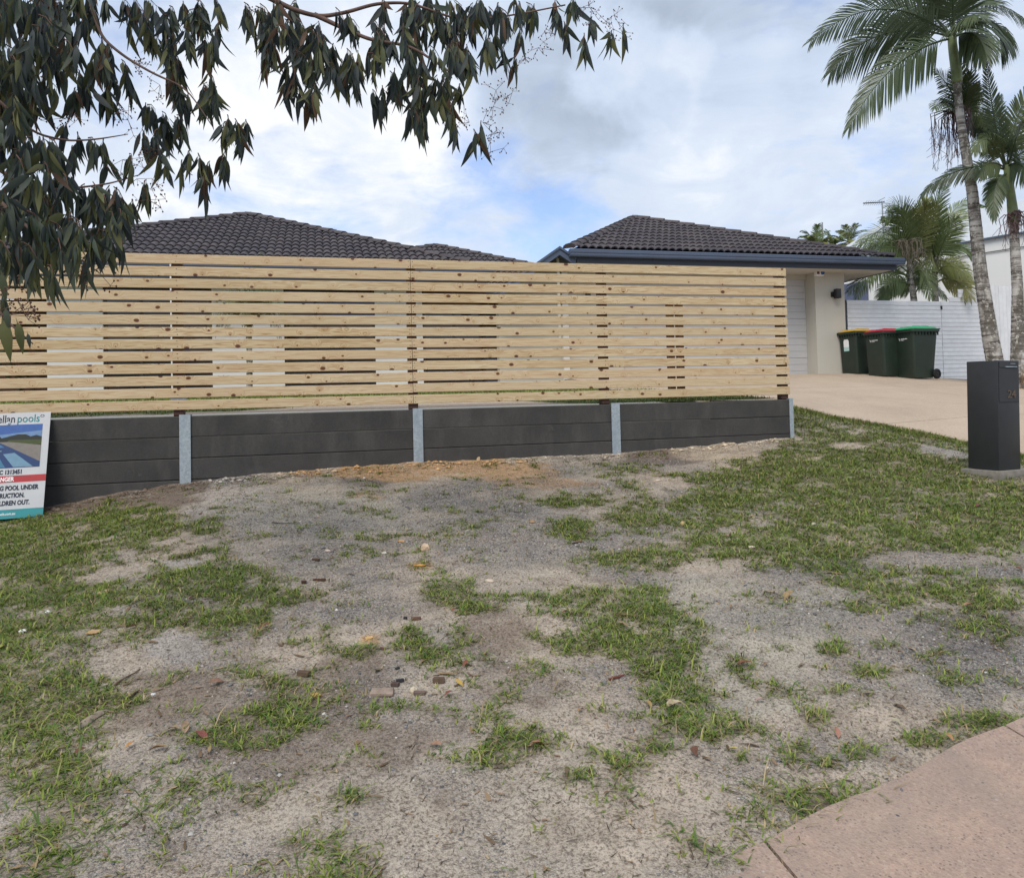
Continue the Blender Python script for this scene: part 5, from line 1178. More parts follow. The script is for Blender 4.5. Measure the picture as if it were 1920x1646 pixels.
# clumps of leaves, (x, y, rx, ry, leaves, depth) in the photograph
CL = [(45,40,80,60,64,3.9),(130,30,60,50,50,3.8),(40,130,70,55,60,3.6),(110,120,50,45,36,3.7),(30,215,45,40,34,3.5),(75,170,40,30,24,3.6),(180,50,30,50,24,3.9),(185,130,28,40,20,3.8),(150,185,30,25,14,3.8),
 (160,165,26,24,14,3.8),(225,145,28,35,20,3.8),(210,195,24,26,14,3.8),(245,170,14,26,7,3.8),(285,45,40,40,26,4.2),(290,80,28,30,16,4.2),(255,20,30,20,12,4.3),(350,30,40,30,26,4.3),(330,80,34,34,20,4.2),(395,30,34,34,26,4.2),(408,75,16,36,14,3.9),
 (370,95,24,20,12,4.1),(320,150,28,36,24,4.0),(345,190,26,30,20,4.0),(375,195,26,34,22,4.0),(405,185,22,36,20,3.9),(430,245,22,26,18,3.9),(460,262,18,26,15,3.9),(285,205,24,26,14,4.0),(275,258,22,24,13,3.9),(300,235,18,30,11,3.9),(325,260,14,22,8,3.9),(355,300,12,22,5,3.9),(390,325,22,28,13,3.8),(375,345,14,22,6,3.8),(410,310,18,22,7,3.8),(335,330,8,18,3,3.8),(317,325,8,18,3,3.8),(295,305,10,18,4,3.8),
 (25,300,45,45,40,3.3),(80,295,36,34,26,3.3),(60,350,50,40,44,3.2),(30,420,45,50,50,3.0),(95,410,46,40,44,3.2),(110,340,28,24,18,3.3),(165,380,34,30,32,3.3),(200,390,34,34,34,3.3),(232,390,24,34,22,3.3),(150,290,26,28,14,3.5),(185,285,20,22,12,3.5),(130,240,14,14,4,3.5),(205,310,12,16,5,3.5),(265,350,14,20,5,3.5),(245,300,10,16,4,3.5),(150,430,36,30,30,3.1),(90,460,44,34,36,3.0),(30,490,40,36,36,2.9),(130,470,30,26,20,3.0),(175,465,14,22,7,3.1),(205,462,16,18,6,3.1),(225,468,8,12,2,3.1),(60,505,22,24,12,2.9),(95,510,14,18,5,2.9),(155,500,8,16,3,3.0),(5,560,6,22,2,2.6),
 (480,40,34,40,32,4.2),(515,55,24,40,22,4.1),(500,105,22,30,15,4.1),(545,75,30,40,28,4.1),(585,90,28,34,28,4.0),(560,140,34,34,32,4.0),(545,165,26,22,17,4.0),(582,180,10,26,7,3.9),(605,110,28,40,24,4.0),(635,150,24,28,20,4.0),(600,175,14,14,7,4.0),
 (660,60,30,34,16,4.3),(655,130,30,30,24,4.1),(690,120,26,36,24,4.1),(725,100,28,40,26,4.1),(705,190,22,22,15,4.0),(740,165,24,30,22,4.0),(665,165,14,18,7,4.1),(725,35,20,28,12,4.3),(765,30,24,30,18,4.3),(775,80,30,36,32,4.2),(780,140,28,36,32,4.1),(790,190,30,36,34,4.0),(765,215,14,24,9,4.0),(800,225,24,26,17,4.0),(815,55,30,36,30,4.2),(835,110,30,40,34,4.1),(830,175,28,40,32,4.0),(845,220,20,28,14,4.0),(855,255,8,18,4,3.9),(870,60,30,36,28,4.2),(880,110,26,36,24,4.1),(925,95,24,32,18,4.0),(955,125,14,32,10,3.9),(935,50,28,34,22,4.2),(980,35,24,30,18,4.2),(1000,45,10,26,6,4.2),(1030,40,22,30,15,4.2),(1062,75,12,26,8,4.1),(1092,80,10,24,7,4.1),(1110,52,10,16,4,4.1),(1145,78,8,18,4,4.1),(1168,72,5,18,2,4.1),(890,265,8,20,4,4.0),(905,250,5,18,3,4.0),(870,175,14,24,7,4.0),(900,20,40,20,16,4.3),(830,15,40,16,16,4.3),(1060,15,24,16,8,4.2),(975,80,8,24,4,4.1)]
cand = []; twigs = MB(); buds = MB()
CL += [(210,420,26,26,12,3.2),(185,445,26,22,12,3.2),(110,380,40,40,22,3.3),(60,470,40,30,20,3.0),(20,380,40,40,20,3.1),(20,60,50,60,40,3.6),(80,90,45,50,34,3.6),(15,170,35,50,36,3.4),(70,60,50,40,30,4.1),(110,60,40,40,24,4.1),(60,200,40,30,22,3.5),(20,250,30,40,24,3.3),(50,130,40,40,26,3.9),(500,70,30,40,18,4.2),(560,100,34,34,20,4.2),(520,25,40,24,18,4.3),(640,110,26,30,14,4.2),(700,70,30,30,16,4.3),(270,50,36,30,14,4.3),(390,110,22,24,10,4.1),(190,110,24,30,12,3.9),(780,20,40,24,16,4.4),(850,80,36,36,18,4.3),(345,240,20,28,10,3.9)]
for (cx, cy, rx, ry, n, D) in CL:
    k = max(1, round(n/6)); per = int(math.ceil(n*1.75/k))
    for j in range(k):
        D_ = D*random.uniform(.93, 1.12)
        ox, oy = cx+random.uniform(-.75, .75)*rx, cy-ry*.55+random.uniform(-.5, .55)*ry
        dx = random.uniform(-.5, .9)*rx*.9; dy = random.uniform(.1, .75)*ry
        A = at(ox-dx*.5, oy-dy*.5-6, D=D_*random.uniform(.98, 1.02)); Bp = at(ox+dx*.5, oy+dy*.5, D=D_)
        mid = (A+Bp)/2+np.array([0, 0, .015]); twigs.tube([A-tb, mid-tb, Bp-tb], [.0032, .0026, .0014], 4, cap=False)
        for i in range(per):
            t = (i+.5)/per; P = A*(1-t)+Bp*t + np.array([0, 0, .012*math.sin(t*3.1)])
            L = random.choice((1, 1, 1, .8, .6))*random.uniform(.10, .175)*(D_/4)**.35
            az = random.uniform(0, 2*math.pi); sw = abs(random.gauss(0, .34)); ydir = np.array([math.sin(sw)*math.cos(az), math.sin(sw)*math.sin(az), math.cos(sw)])
            zz = unit(np.array([math.cos(az+random.uniform(-1, 1)), math.sin(az+random.uniform(-1, 1)), .1])*.6 + (unit(CAMP-P)*random.choice((1, 1, -1))*random.uniform(.2, 1.0))); zz = unit(zz-ydir*(zz@ydir)); xx = np.cross(ydir, zz)
            base = P - ydir*L*.16
            cand.append((L/D_, basis(base-tb, xx*L, ydir*L, zz*L), random.randrange(5)))
for (x, y, D) in ((1110,20,4.2),(1135,40,4.2),(1150,55,4.1),(1010,90,4.1),(985,110,4.1),(930,170,4.0),(925,200,4.0),(915,255,4.0),(905,230,4.0),(920,285,4.0),(1160,45,4.1),(1090,15,4.2),(960,175,4.1),(880,230,4.0),(215,215,3.6),(90,225,3.6),(240,225,3.5),(260,290,3.5),(230,300,3.5),(285,335,3.5),(160,490,3.0),(150,485,3.0),(180,505,3.0),(12,545,2.5),(30,560,2.4),(20,590,2.4),(275,375,3.4),(140,215,3.6),(480,25,4.2),(1040,65,4.1),(300,160,4.0),(250,120,3.9),(265,110,3.9)):
    P = at(x, y, D=D); st = P
    for i in range(4):
        q = P+np.array([random.uniform(-.06, .08), random.uniform(-.05, .05), random.uniform(-.07, .05)]); buds.tube([P-tb, q-tb], .0012, 3, cap=False)
        for j in range(4):
            e = q+np.array([random.uniform(-.03, .03), random.uniform(-.03, .03), random.uniform(-.03, .03)]); buds.tube([q-tb, e-tb], [.0009, .0007], 3, cap=False); s = .0042; c = e-tb
            buds.add([c+[s, 0, 0], c+[0, s, 0], c-[s, 0, 0], c-[0, s, 0], c+[0, 0, s*1.3], c-[0, 0, s*1.3]], [(0, 1, 4), (1, 2, 4), (2, 3, 4), (3, 0, 4), (1, 0, 5), (2, 1, 5), (3, 2, 5), (0, 3, 5)])
for x, y, D, l in ((6, 640, 2.3, .13), (33, 635, 2.35, .10), (10, 600, 2.3, .07), (52, 640, 2.4, .05), (2, 540, 2.6, .1)):
    P = at(x, y, D=D); cand.append((9, basis(P+np.array([0, 0, l/2])-tb, np.array([RX[0], RX[1], 0])*l*1.1, np.array([.15, 0, 1])*l, unit(CAMP-P)*l), 3))
cand.sort(key=lambda c: -c[0])
for s, M_, k in cand[:300]: obj('leaf', LEAVES[k], gum, mat=M_)
Vs, Ls, St, Tt, off, lo = [], [], [], [], 0, 0
LV = [np.array([v.co[:] for v in me.vertices]) for me in LEAVES]; LF = [[tuple(p.vertices) for p in me.polygons] for me in LEAVES]
gcol = []
for s, M_, k in cand[300:]:
    A = np.array(M_)[:3]; Vs.append(LV[k]@A[:, :3].T + A[:, 3]); r = random.random(); g = random.uniform(.7, 1.3)
    c = (.042, .054, .054) if r < .45 else ((.058, .076, .054) if r < .74 else ((.11, .115, .05) if r < .93 else (.10, .06, .038)))
    gcol.append(np.tile(np.array(c)*g, (len(LV[k]), 1)))
    for f in LF[k]: Ls += [i+off for i in f]; St.append(lo); Tt.append(len(f)); lo += len(f)
    off += len(LV[k])
gm_ = m_colattr('gum_foliage', .55, .22, .28)
fo = big_mesh('foliage', np.concatenate(Vs), Ls, St, Tt, [gm_], np.concatenate(gcol)); auto_smooth(fo, 60)
tag(obj('foliage', fo, gum), kind='stuff'); tag(twigs.build('twigs', MAT['twig'], gum), kind='stuff'); tag(buds.build('flower_buds', MAT['twig'], gum), kind='stuff')

# ------------------------------------------------------------------ grass
def vz_detail(u, v):
    z = ground_z(u, v)
    return z + (fbm(u*1.1, v*1.1, 3, 3)-.5)*.05*np.clip((VW-v)*.7, 0, 1)*np.clip((drive_u(v)-u)*2, 0, 1) + (fbm(u*7, v*7, 8, 3)-.5)*.026*(v < VW+.06) + np.clip(1-(VW-v)/.35, 0, 1)*.05*fbm(u*5, v*5, 77, 3)*(u < 5.3)*(v < VW+.05)
def blades(name, u, v, z, L, W, colr, lean=(.5, 1.25), mat=None):
    n = len(u); h = rng.uniform(0, 2*np.pi, n); a = rng.uniform(*lean, n); d = np.stack([np.cos(h)*np.sin(a), np.sin(h)*np.sin(a), np.cos(a)], -1)
    s = np.stack([-np.sin(h), np.cos(h), 0*h], -1)*(W*.5)[:, None]; P = np.stack([u, v, z-.004], -1); tw = rng.normal(0, .25, n)
    m = P + d*(L*.55)[:, None]; d2 = d + np.stack([np.cos(h+tw), np.sin(h+tw), 0*h], -1)*.55; d2[:, 2] -= .45; e = m + d2*(L*.5)[:, None]; e[:, 2] = np.maximum(e[:, 2], z+.002)
    V = np.stack([P-s*.8, P+s*.8, m+s, m-s, e], 1).reshape(-1, 3); b = (np.arange(n)*5)[:, None]
    loops = np.concatenate([b+[0, 1, 2, 3], b+[3, 2, 4]], 1).ravel(); st = np.stack([np.arange(n)*7, np.arange(n)*7+4], 1).ravel(); tt = np.tile([4, 3], n)
    c = np.repeat(colr, 5, 0)
    return big_mesh(name, V, loops, st, tt, [mat], c)
GM = m_colattr('grass_blades', .55, .3, .22)
def grass_colours(n, u, v, dry):
    k = rng.random(n); c = np.empty((n, 3)); c[:] = (.155, .22, .034)
    c[k < .3] = (.085, .15, .03); c[(k > .62) & (k < .86)] = (.235, .275, .05); c[k > .86] = (.27, .29, .085)
    s = rng.random(n) < dry; c[s] = np.array([.36, .28, .15])*rng.uniform(.6, 1.15, (s.sum(), 1))
    return c*rng.uniform(.7, 1.25, (n, 1))
N = 2000000
u = rng.uniform(-6.2, 9.2, N); v = rng.uniform(1.7, 12.4, N)**1.0
z0 = ground_z(u, v); px, py, dep = to_px(np.stack([u, v, z0], -1)); keep = (px > -60) & (px < 1985) & (py < 1700)
u, v, dep = u[keep], v[keep], dep[keep]
g = grass_density(u, v); tuft = fbm(u*22, v*22, 61, 2); p = g*np.clip(.5+(tuft-.35)*2.6, .1, 1)*np.clip(1.15-dep*.045, .45, 1)
k = rng.random(len(u)) < p; u, v, dep, g, tuft = u[k], v[k], dep[k], g[k], tuft[k]
n = len(u); z = vz_detail(u, v); L = rng.uniform(.022, .056, n)*(.65+.5*g)*(1+.9*(rng.random(n) < .06)); W = rng.uniform(.0025, .0054, n)*(1+dep*.06)
dryness = np.clip(.07+.22*(1-g)+.35*(fbm(u*2.2, v*2.2, 71, 3)-.45), .05, .7)
tag(obj('grass', blades('grass', u, v, z, L, W, grass_colours(n, u, v, dryness), (.55, 1.35), GM)), kind='stuff')
print('grass blades', n)
# longer turf over the lip of the driveway and the foot of the letterbox
n = 5200; vv = rng.uniform(5.0, 9.6, n); uu = drive_u(vv)-np.abs(rng.normal(0, .09, n))+.02; zz = ground_z(uu, vv)
q1 = blades('turf_edge', uu, vv, zz, rng.uniform(.04, .085, n), rng.uniform(.003, .006, n), grass_colours(n, uu, vv, .15), (.1, .8), GM); tag(obj('turf_edge', q1), kind='stuff')
# lawn behind the wall
n = 90000; uu = rng.uniform(-6.5, 5.2, n); vv = rng.uniform(7.7, 14, n); nn = fbm(uu*4, vv*4, 51, 4)
w = np.clip((8.75 + .5*np.sin(uu*1.1) - .5*np.clip(-1.5-uu, 0, 1.2) - np.clip(uu-2.2, 0, .9)*1.5 - vv + (nn-.5)*.8)*4, 0, 1); k = rng.random(n) > w*1.1; uu, vv = uu[k], vv[k]; n = len(uu)
tag(obj('lawn_grass', blades('lawn_grass', uu, vv, yard_z(uu, vv), rng.uniform(.03, .07, n), rng.uniform(.005, .010, n), grass_colours(n, uu, vv, .12), (.2, 1.1), GM)), kind='stuff')
# ------------------------------------------------------------------ loose gravel and litter
ICO = np.array([(1, 0, 0), (-1, 0, 0), (0, 1, 0), (0, -1, 0), (0, 0, 1), (0, 0, -1), (.6, .6, .55), (-.6, .5, .6), (.5, -.65, .5), (-.55, -.6, .55)]); 
OF = [(6, 4, 0), (6, 0, 2), (6, 2, 4), (7, 4, 2), (7, 2, 1), (7, 1, 4), (8, 0, 4), (8, 3, 0), (8, 4, 3), (9, 4, 1), (9, 1, 3), (9, 3, 4)]
def pebbles(name, u, v, z, s, c, mat):
    n = len(u); sc = s[:, None]*rng.uniform(.6, 1.3, (n, 3)); sc[:, 2] *= .65; h = rng.uniform(0, 6.28, n); B = ICO[None]*sc[:, None]*(1+rng.normal(0, .13, (n, 10, 1)))
    X = B[..., 0]*np.cos(h)[:, None]-B[..., 1]*np.sin(h)[:, None]; Y = B[..., 0]*np.sin(h)[:, None]+B[..., 1]*np.cos(h)[:, None]
    V = np.stack([X+u[:, None], Y+v[:, None], B[..., 2]+(z+s*.12)[:, None]], -1).reshape(-1, 3); F = np.array(OF); loops = ((np.arange(n)*10)[:, None, None]+F[None]).ravel(); m = n*len(OF)
    return big_mesh(name, V, loops, np.arange(m)*3, np.full(m, 3), [mat], np.repeat(c, 10, 0))
PM = m_colattr('gravel_stones', .85, .25)
n = 120000; u = rng.uniform(-4.5, 7, n); v = rng.uniform(1.75, 7.45, n); z = ground_z(u, v); px, py, dep = to_px(np.stack([u, v, z], -1)); k = (px > -40) & (px < 1960) & (py < 1690); u, v = u[k], v[k]
c_, gr_ = soil_colour(u, v); g = grass_density(u, v); k = (rng.random(len(u)) < np.clip(gr_*1.3-.2, 0.02, 1)*(1-g*.7)) & (v > foot_v(u)-.45*rng.random(len(u))**3) & (u < drive_u(v)-.05); u, v = u[k], v[k]; n = len(u)
s = np.exp(rng.normal(math.log(.0038), .38, n)); r = rng.random(n); c = np.empty((n, 3)); c[:] = (.20, .195, .195); c[r < .4] = (.11, .112, .12); c[r > .7] = (.34, .325, .30); c[r > .93] = (.52, .49, .44); c[r > .985] = (.42, .26, .13); c *= rng.uniform(.7, 1.25, (n, 1))
tag(obj('gravel', pebbles('gravel', u, v, np.where(v < foot_v(u), ground_z(u, v)+.014, vz_detail(u, v)), s, c, PM)), kind='stuff'); print('pebbles', n)
# clods along the foot of the wall
n = 1500; u = rng.uniform(-4.2, 5.2, n); v = VW-np.abs(rng.normal(0, .11, n))-.02; cc, _ = soil_colour(u, v); s = np.exp(rng.normal(math.log(.010), .5, n)); cc = np.clip(cc*rng.uniform(.7, 1.3, (n, 1)), 0, .6)
tag(obj('earth_clods', pebbles('earth_clods', u, v, vz_detail(u, v), np.minimum(s, .035), cc, PM)), kind='stuff')
# fine leaf litter
n = 9000; u = rng.uniform(-4.5, 7, n); v = rng.uniform(1.8, 7.4, n); z = vz_detail(u, v); k = (u < drive_u(v)-.1) & (v > foot_v(u)); u, v, z = u[k], v[k], z[k]; n = len(u)
LL_ = np.exp(rng.normal(math.log(.018), .5, n)); cl = np.array([.17, .115, .07])*rng.uniform(.4, 1.7, (n, 1)); cl[rng.random(n) < .15] = (.36, .27, .17)
tag(obj('leaf_litter', blades('leaf_litter', u, v, z+.008, LL_, LL_*rng.uniform(.12, .35, n), cl, (1.3, 1.56), m_colattr('litter', .85, .15))), kind='stuff')
n = 60000; u = rng.uniform(-4.5, 7, n); v = rng.uniform(1.8, 7.45, n); z = vz_detail(u, v); px, py, dep = to_px(np.stack([u, v, z], -1)); k = (px > -40) & (px < 1960) & (py < 1690) & (u < drive_u(v)-.05) & (v > foot_v(u)-.02); k &= rng.random(n) < np.clip((fbm(u*5, v*5, 91, 3)-.3)*3.2, .1, 1); u, v, z = u[k], v[k], z[k]; n = len(u)
LL_ = np.exp(rng.normal(math.log(.016), .5, n)); r = rng.random(n); cl = np.empty((n, 3)); cl[:] = (.13, .095, .065); cl[r < .35] = (.05, .042, .034); cl[r > .72] = (.30, .25, .18); cl[r > .92] = (.10, .12, .045); cl *= rng.uniform(.6, 1.35, (n, 1))
tag(obj('thatch', blades('thatch', u, v, z+.006, LL_, rng.uniform(.0012, .0032, n), cl, (1.25, 1.57), m_colattr('thatch_fibre', .9, .12))), kind='stuff')
n = 2600; u = rng.uniform(-3.6, 5.0, n); v = VW-np.abs(rng.normal(0, .22, n))-.02; k = (u < -.4) | (rng.random(n) < .45); u, v = u[k], v[k]; n = len(u)
tag(obj('straw_mulch', blades('straw_mulch', u, v, vz_detail(u, v)+.006, rng.uniform(.04, .12, n), rng.uniform(.003, .006, n), np.array([.16, .105, .065])*rng.uniform(.4, 1.9, (n, 1)), (1.2, 1.56), m_colattr('mulch', .9, .15))), kind='stuff')

# ------------------------------------------------------------------ single things lying on the ground
def dead_leaf(L, w, curl, c, seed):
    r = random.Random(seed); V = []; n = 6
    for i in range(n+1):
        t = i/n; ww = w*math.sin(math.pi*min(1, t**.8*.97+.02)); z = curl*L*(math.sin(math.pi*t)*.5+.25*t*t)+.004
        V += [(t*L-L/2, -ww, z+ww*.5), (t*L-L/2, r.uniform(-.06, .06)*w, z), (t*L-L/2, ww, z+ww*(.4+r.random()*.5))]
    F = sum([[(3*i, 3*i+1, 3*i+4, 3*i+3), (3*i+1, 3*i+2, 3*i+5, 3*i+4)] for i in range(n)], [])
    me = mesh('dead_leaf', V, F, m_plain('dry_leaf', c, .8, .2, .3, 40)); auto_smooth(me, 60); return me
def chunk(name, sx, sy, sz, c, seed, mat=None):
    bm = bmesh.new(); bmesh.ops.create_icosphere(bm, subdivisions=2, radius=1); r = random.Random(seed); o = [r.uniform(0, 9) for _ in range(3)]
    for w in bm.verts:
        p = w.co; k = 1+.22*math.sin(p.x*3+o[0])*math.sin(p.y*3.7+o[1])+.12*math.sin(p.z*5+o[2])+r.uniform(-.06, .06); w.co = Vector((p.x*sx*k, p.y*sy*k, p.z*sz*k))
    me = bpy.data.meshes.new(name); bm.to_mesh(me); bm.free(); me.materials.append(mat or m_plain(name+'_surface', c, .9, .2, .3, 30, bump=.4)); return me
def chip(name, sx, sy, sz, c, seed):
    r = random.Random(seed); V = [(x*sx*.5*r.uniform(.85, 1.1), y*sy*.5*r.uniform(.8, 1.1), z*sz) for z in (0, 1) for x, y in ((-1, -1), (1, -1), (1, 1), (-1, 1))]
    me = mesh(name, V, [(3, 2, 1, 0), (4, 5, 6, 7), (0, 1, 5, 4), (1, 2, 6, 5), (2, 3, 7, 6), (3, 0, 4, 7)], m_plain(name+'_surface', c, .8, .2, .3, 25)); bevel_mesh(me, min(sx, sy, sz)*.12, 1); return me
def lay(o, px, py, rz, tilt=.1, lift=.0):
    P = hit(px, py); z = float(vz_detail(P[0:1], P[1:2])[0]); o.location = (P[0], P[1], z+lift); o.rotation_euler = (random.uniform(-tilt, tilt), random.uniform(-tilt, tilt), rz); return o
TAN, BRN, RED, YEL, PAL = (.30, .19, .11), (.14, .08, .05), (.17, .075, .05), (.38, .27, .09), (.38, .30, .21)
DL = [(5,1220,.06,YEL,'yellowed leaf in the thick grass at the left edge'),(29,1243,.055,TAN,'tan leaf below the yellowed one near the left edge'),(247,1183,.075,TAN,'long tan leaf in the grass left of the pale sand patch'),(342,1178,.07,BRN,'brown curled leaf on the upper rim of the pale sand patch'),
 (358,1127,.05,TAN,'orange tan leaf standing up in the left grass patch'),(467,1151,.045,RED,'small red brown leaf at the right end of the left grass'),(497,1182,.08,BRN,'dark curved leaf on gravel below the small grass clump'),(347,1377,.085,TAN,'long tan leaf near the bottom left tuft'),(325,1382,.06,TAN,'crumpled tan leaf next to the long leaf at the bottom left'),
 (377,1393,.085,RED,'ragged red brown leaf over the bottom left tuft'),(243,1407,.05,YEL,'yellow leaf flat on dirt at the bottom left'),(150,1418,.05,BRN,'brown leaf stuck in the bottom left grass'),(295,1418,.075,TAN,'tan leaf lowest at the bottom left'),(395,1418,.04,TAN,'small orange leaf under the ragged one'),(405,1288,.085,TAN,'pale bark strip on dirt above the bottom left tuft'),(487,1277,.05,TAN,'pale leaf caught in the round grass clump'),
 (883,1137,.045,TAN,'orange tan leaf in the centre grass patch'),(853,1152,.06,RED,'red brown leaf at the foot of the centre grass patch'),(868,1112,.05,BRN,'brown leaf upright in the centre grass patch'),(1165,1177,.075,TAN,'tan leaf below the curled bark piece'),(1128,1187,.035,TAN,'small orange leaf left of the tan leaf in the middle grass'),(1060,1157,.05,RED,'red leaf between two middle tufts'),
 (860,1285,.06,YEL,'mustard leaf right of the bark lump'),(842,1307,.055,RED,'red tan leaf below the mustard leaf'),(1215,1325,.06,TAN,'folded tan leaf left of the large pale leaf'),(1263,1328,.09,PAL,'large pale leaf lying in the lower middle grass'),(1090,1338,.05,TAN,'tan leaf upright on bare gravel at the lower middle'),(1007,1407,.07,TAN,'narrow tan leaf upright at the bottom middle'),(817,1402,.065,TAN,'bent orange leaf at the bottom middle'),
 (910,1233,.04,TAN,'tan leaf on bare dirt right of the middle clump'),(873,1253,.05,RED,'red leaf at the right rim of the middle clump'),(1363,1008,.07,TAN,'tan leaf in the right grass above the pale stone'),(1527,988,.075,PAL,'pale leaf in the middle of the right grass'),(1370,1137,.05,TAN,'orange leaf alone on greenish sand'),(1815,1137,.07,TAN,'tan folded leaf at the lower rim of the right grass'),(1910,1067,.07,RED,'red leaf at the right edge above the dark gravel'),
 (1565,1204,.04,RED,'dark red leaf behind the spiky small tuft'),(1397,1252,.08,RED,'brown leaf under the round tuft on sand'),(1437,1250,.05,TAN,'tan leaf right of the round tuft on sand'),(1427,1320,.055,PAL,'pale yellow leaf alone on sand'),(1568,1373,.065,TAN,'tan leaf on gravel near the bottom right'),(1623,1365,.045,TAN,'small upright leaf right of the gravel leaf'),(1753,1352,.06,TAN,'orange leaf above the bottom right tuft'),
 (1680,1353,.05,PAL,'pale leaf left of the orange leaf at the bottom right'),(1780,1380,.05,TAN,'tan leaf on the bottom right tuft'),(1375,1417,.05,YEL,'yellowish leaf at the bottom right of centre'),(1305,1420,.08,BRN,'long brown leaf at the bottom right of centre'),(1735,1118,.055,TAN,'tan leaf in the right grass near its lower rim'),(1688,1225,.04,TAN,'small tan leaf between the two right tufts'),(1833,950,.09,RED,'reddish long leaf in the grass left of the letterbox foot'),(1480,1120,.11,TAN,'dry curled leaf spray on the right gravel')]
for i, (x, y, L, c, lab) in enumerate(DL):
    o = obj('fallen_leaf', dead_leaf(L*.85, L*.17, random.uniform(.05, .3), tuple(q*random.uniform(.75, 1.1) for q in c), i)); lay(o, x, y, random.uniform(0, 6.28), .35, .008); tag(o, lab, 'leaf', 'dead leaves scattered over the verge')
ST = [('stone',797,1030,.042,.034,.034,(.50,.36,.25),'round tan stone on the gravel in the centre'),('stone',720,1038,.026,.018,.014,(.62,.58,.5),'small white stone left of the round tan stone'),('clay_clod',787,1062,.055,.035,.012,(.52,.28,.09),'flat orange clay clod below the round tan stone'),('clay_clod',752,1015,.03,.02,.01,(.48,.28,.13),'orange clay lump above left of the round stone'),
 ('stone',918,1088,.04,.025,.008,(.5,.42,.33),'flat pale stone right of the centre grass'),('stone',775,1298,.020,.017,.024,(.60,.52,.38),'pale upright stone right of the broken tile'),('clay_clod',692,1195,.030,.02,.01,(.52,.33,.15),'orange clay clod above the small left of centre tuft'),('clay_clod',592,1303,.032,.018,.009,(.52,.32,.10),'yellow orange clod on bare dirt'),('stone',175,1192,.045,.025,.018,(.42,.28,.15),'tan flat rock in the left grass'),
 ('stone',197,1112,.06,.03,.01,(.46,.35,.2),'tan flat stone in the upper left grass'),('stone',43,1185,.032,.022,.012,(.66,.65,.6),'white stone in the grass at the left edge'),('stone',90,1148,.02,.014,.01,(.7,.7,.68),'small white stone above the left edge grass'),('stone',287,1305,.014,.011,.009,(.72,.72,.72),'tiny white stone beside the dark twig at the lower left'),('stone',1410,1028,.045,.025,.012,(.62,.52,.42),'pale flat stone at the lower rim of the right grass'),
 ('stone',1233,902,.07,.03,.012,(.58,.47,.36),'pale flat slab stone in thin grass below the wall'),('stone',615,1037,.025,.02,.012,(.5,.4,.33),'pale stone above the timber chips'),('stone',897,868,.028,.022,.035,(.46,.33,.2),'tan rock standing against the foot of the wall'),('stone',1180,905,.02,.02,.012,(.5,.38,.2),'small tan stone left of the pale slab stone'),('stone',1280,983,.03,.025,.022,(.42,.30,.16),'brown rounded stone at the left rim of the right grass'),('stone',180,1065,.035,.02,.01,(.55,.46,.28),'pale stone in the grass below the sign')]
for i, (nme, x, y, a, b, c, colr, lab) in enumerate(ST): o = obj(nme, chunk(nme, a*.75, b*.75, c*.8, colr, i)); lay(o, x, y, random.uniform(-.6, .6), .15, c*.3); tag(o, lab, 'stone' if nme == 'stone' else 'clod')
CH = [('timber_chip',592,1053,.055,.018,.014,(.085,.05,.035),-.5,'dark brown timber chip uppermost of the three near centre left'),('timber_chip',570,1095,.028,.022,.018,(.07,.04,.03),.3,'short dark timber chip lowest of the three near centre left'),('timber_chip',599,1090,.07,.016,.014,(.085,.045,.03),-.1,'long dark timber chip right of the short one'),('bark_piece',570,1267,.055,.028,.02,(.10,.065,.045),-.3,'brown bark piece on gravel right of the round grass clump'),
 ('timber_chip',760,1162,.018,.016,.012,(.03,.028,.028),0,'tiny black chip left of the brown timber chip'),('timber_chip',780,1163,.05,.022,.016,(.13,.075,.05),.2,'brown timber chip in the centre gravel'),('broken_tile',716,1300,.095,.058,.012,(.26,.20,.16),.05,'flat broken brown tile lying on dirt at the lower left of centre'),('timber_chip',787,1303,.045,.022,.016,(.14,.10,.085),.1,'brown chip right of the pale upright stone'),('timber_chip',750,1281,.03,.018,.012,(.035,.035,.04),.4,'black chip above the pale upright stone'),
 ('timber_chip',741,1289,.032,.022,.014,(.10,.07,.06),-.2,'brown chip just above the broken tile'),('bark_piece',823,1281,.05,.022,.022,(.11,.075,.05),0,'brown bark lump right of the broken tile'),('timber_chip',717,1217,.028,.012,.010,(.10,.06,.045),-.6,'thin brown chip at the end of the small tuft'),('timber_chip',708,1262,.018,.01,.008,(.03,.03,.03),.2,'tiny black chip above the broken tile'),('timber_chip',745,1255,.02,.012,.008,(.03,.03,.03),.8,'tiny black flake on pale gravel')]
for i, (nme, x, y, a, b, c, colr, rz, lab) in enumerate(CH): o = obj(nme, chip(nme, a, b, c, colr, 50+i)); lay(o, x, y, rz-YAW, .06, -.001); tag(o, lab, {'timber_chip': 'wood chip', 'bark_piece': 'bark', 'broken_tile': 'tile'}[nme])
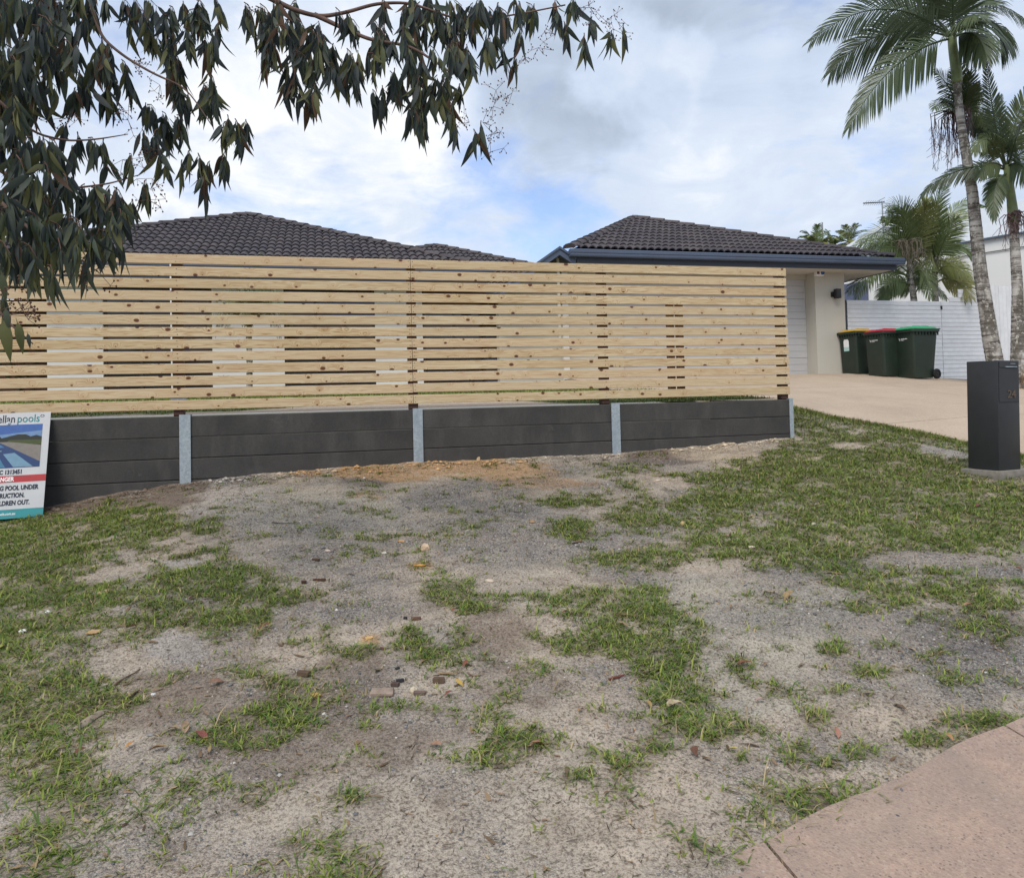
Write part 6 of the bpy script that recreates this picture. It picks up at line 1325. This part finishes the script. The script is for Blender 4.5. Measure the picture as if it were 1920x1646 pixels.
# larger bark pieces and sticks
def curl_bark(name, px0, px1, w, c, lab):
    A, B_ = hit(*px0), hit(*px1); L = np.linalg.norm(B_-A); d = unit(B_-A); m = MB(); n = 9; k = 6; V = []
    for i in range(n+1):
        t = i/n; p = A+(B_-A)*t; ww = w*(.55+.45*math.sin(math.pi*t))*random.uniform(.85, 1.1); s = unit(np.cross(d, (0, 0, 1)))
        for j in range(k):
            a = math.pi*(j/(k-1)); V.append(p + s*ww*math.cos(a) + np.array([0, 0, float(vz_detail(p[0:1], p[1:2])[0])-p[2]+.004+ww*.75*math.sin(a)]))
    o = np.mean(V, 0); V = [q-o for q in V]; F = [(i*k+j, i*k+j+1, (i+1)*k+j+1, (i+1)*k+j) for i in range(n) for j in range(k-1)]
    me = mesh(name, V, F, m_plain(name+'_surface', c, .9, .15, .35, 30, bump=.5)); auto_smooth(me, 70); return tag(obj(name, me, None, o), lab, 'bark')
curl_bark('bark_strip', (138, 1376), (200, 1334), .02, (.26, .21, .16), 'long grey curl of bark in the grass at the lower left')
curl_bark('bark_strip', (1152, 1157), (1193, 1157), .012, (.17, .10, .065), 'curled brown bark piece on the middle grass')
def stick(px0, px1, r, c, lab):
    A, B_ = hit(*px0), hit(*px1); o = (A+B_)/2; pts = []
    for t in np.linspace(0, 1, 6): p = A+(B_-A)*t; pts.append(p+[random.uniform(-.006, .006), random.uniform(-.006, .006), float(vz_detail(p[0:1], p[1:2])[0])-p[2]+r+.003]-o)
    q = MB().tube(pts, [r, r, r*.9, r*.9, r*.8, r*.5], 6).build('stick', m_plain('stick_surface', c, .85, .15, .3, 30), None, True, loc=o); return tag(q, lab, 'stick')
stick((240, 1312), (262, 1298), .005, (.06, .04, .03), 'short dark stick on dirt at the lower left'); stick((1142, 1273), (1168, 1264), .005, (.15, .05, .035), 'red brown twig on gravel right of centre'); stick((510, 984), (562, 984), .003, (.06, .06, .05), 'thin dark straight twig on the pale gravel left of centre'); stick((215, 1290), (262, 1258), .004, (.13, .09, .06), 'thin pale stick above the dark one at the lower left')
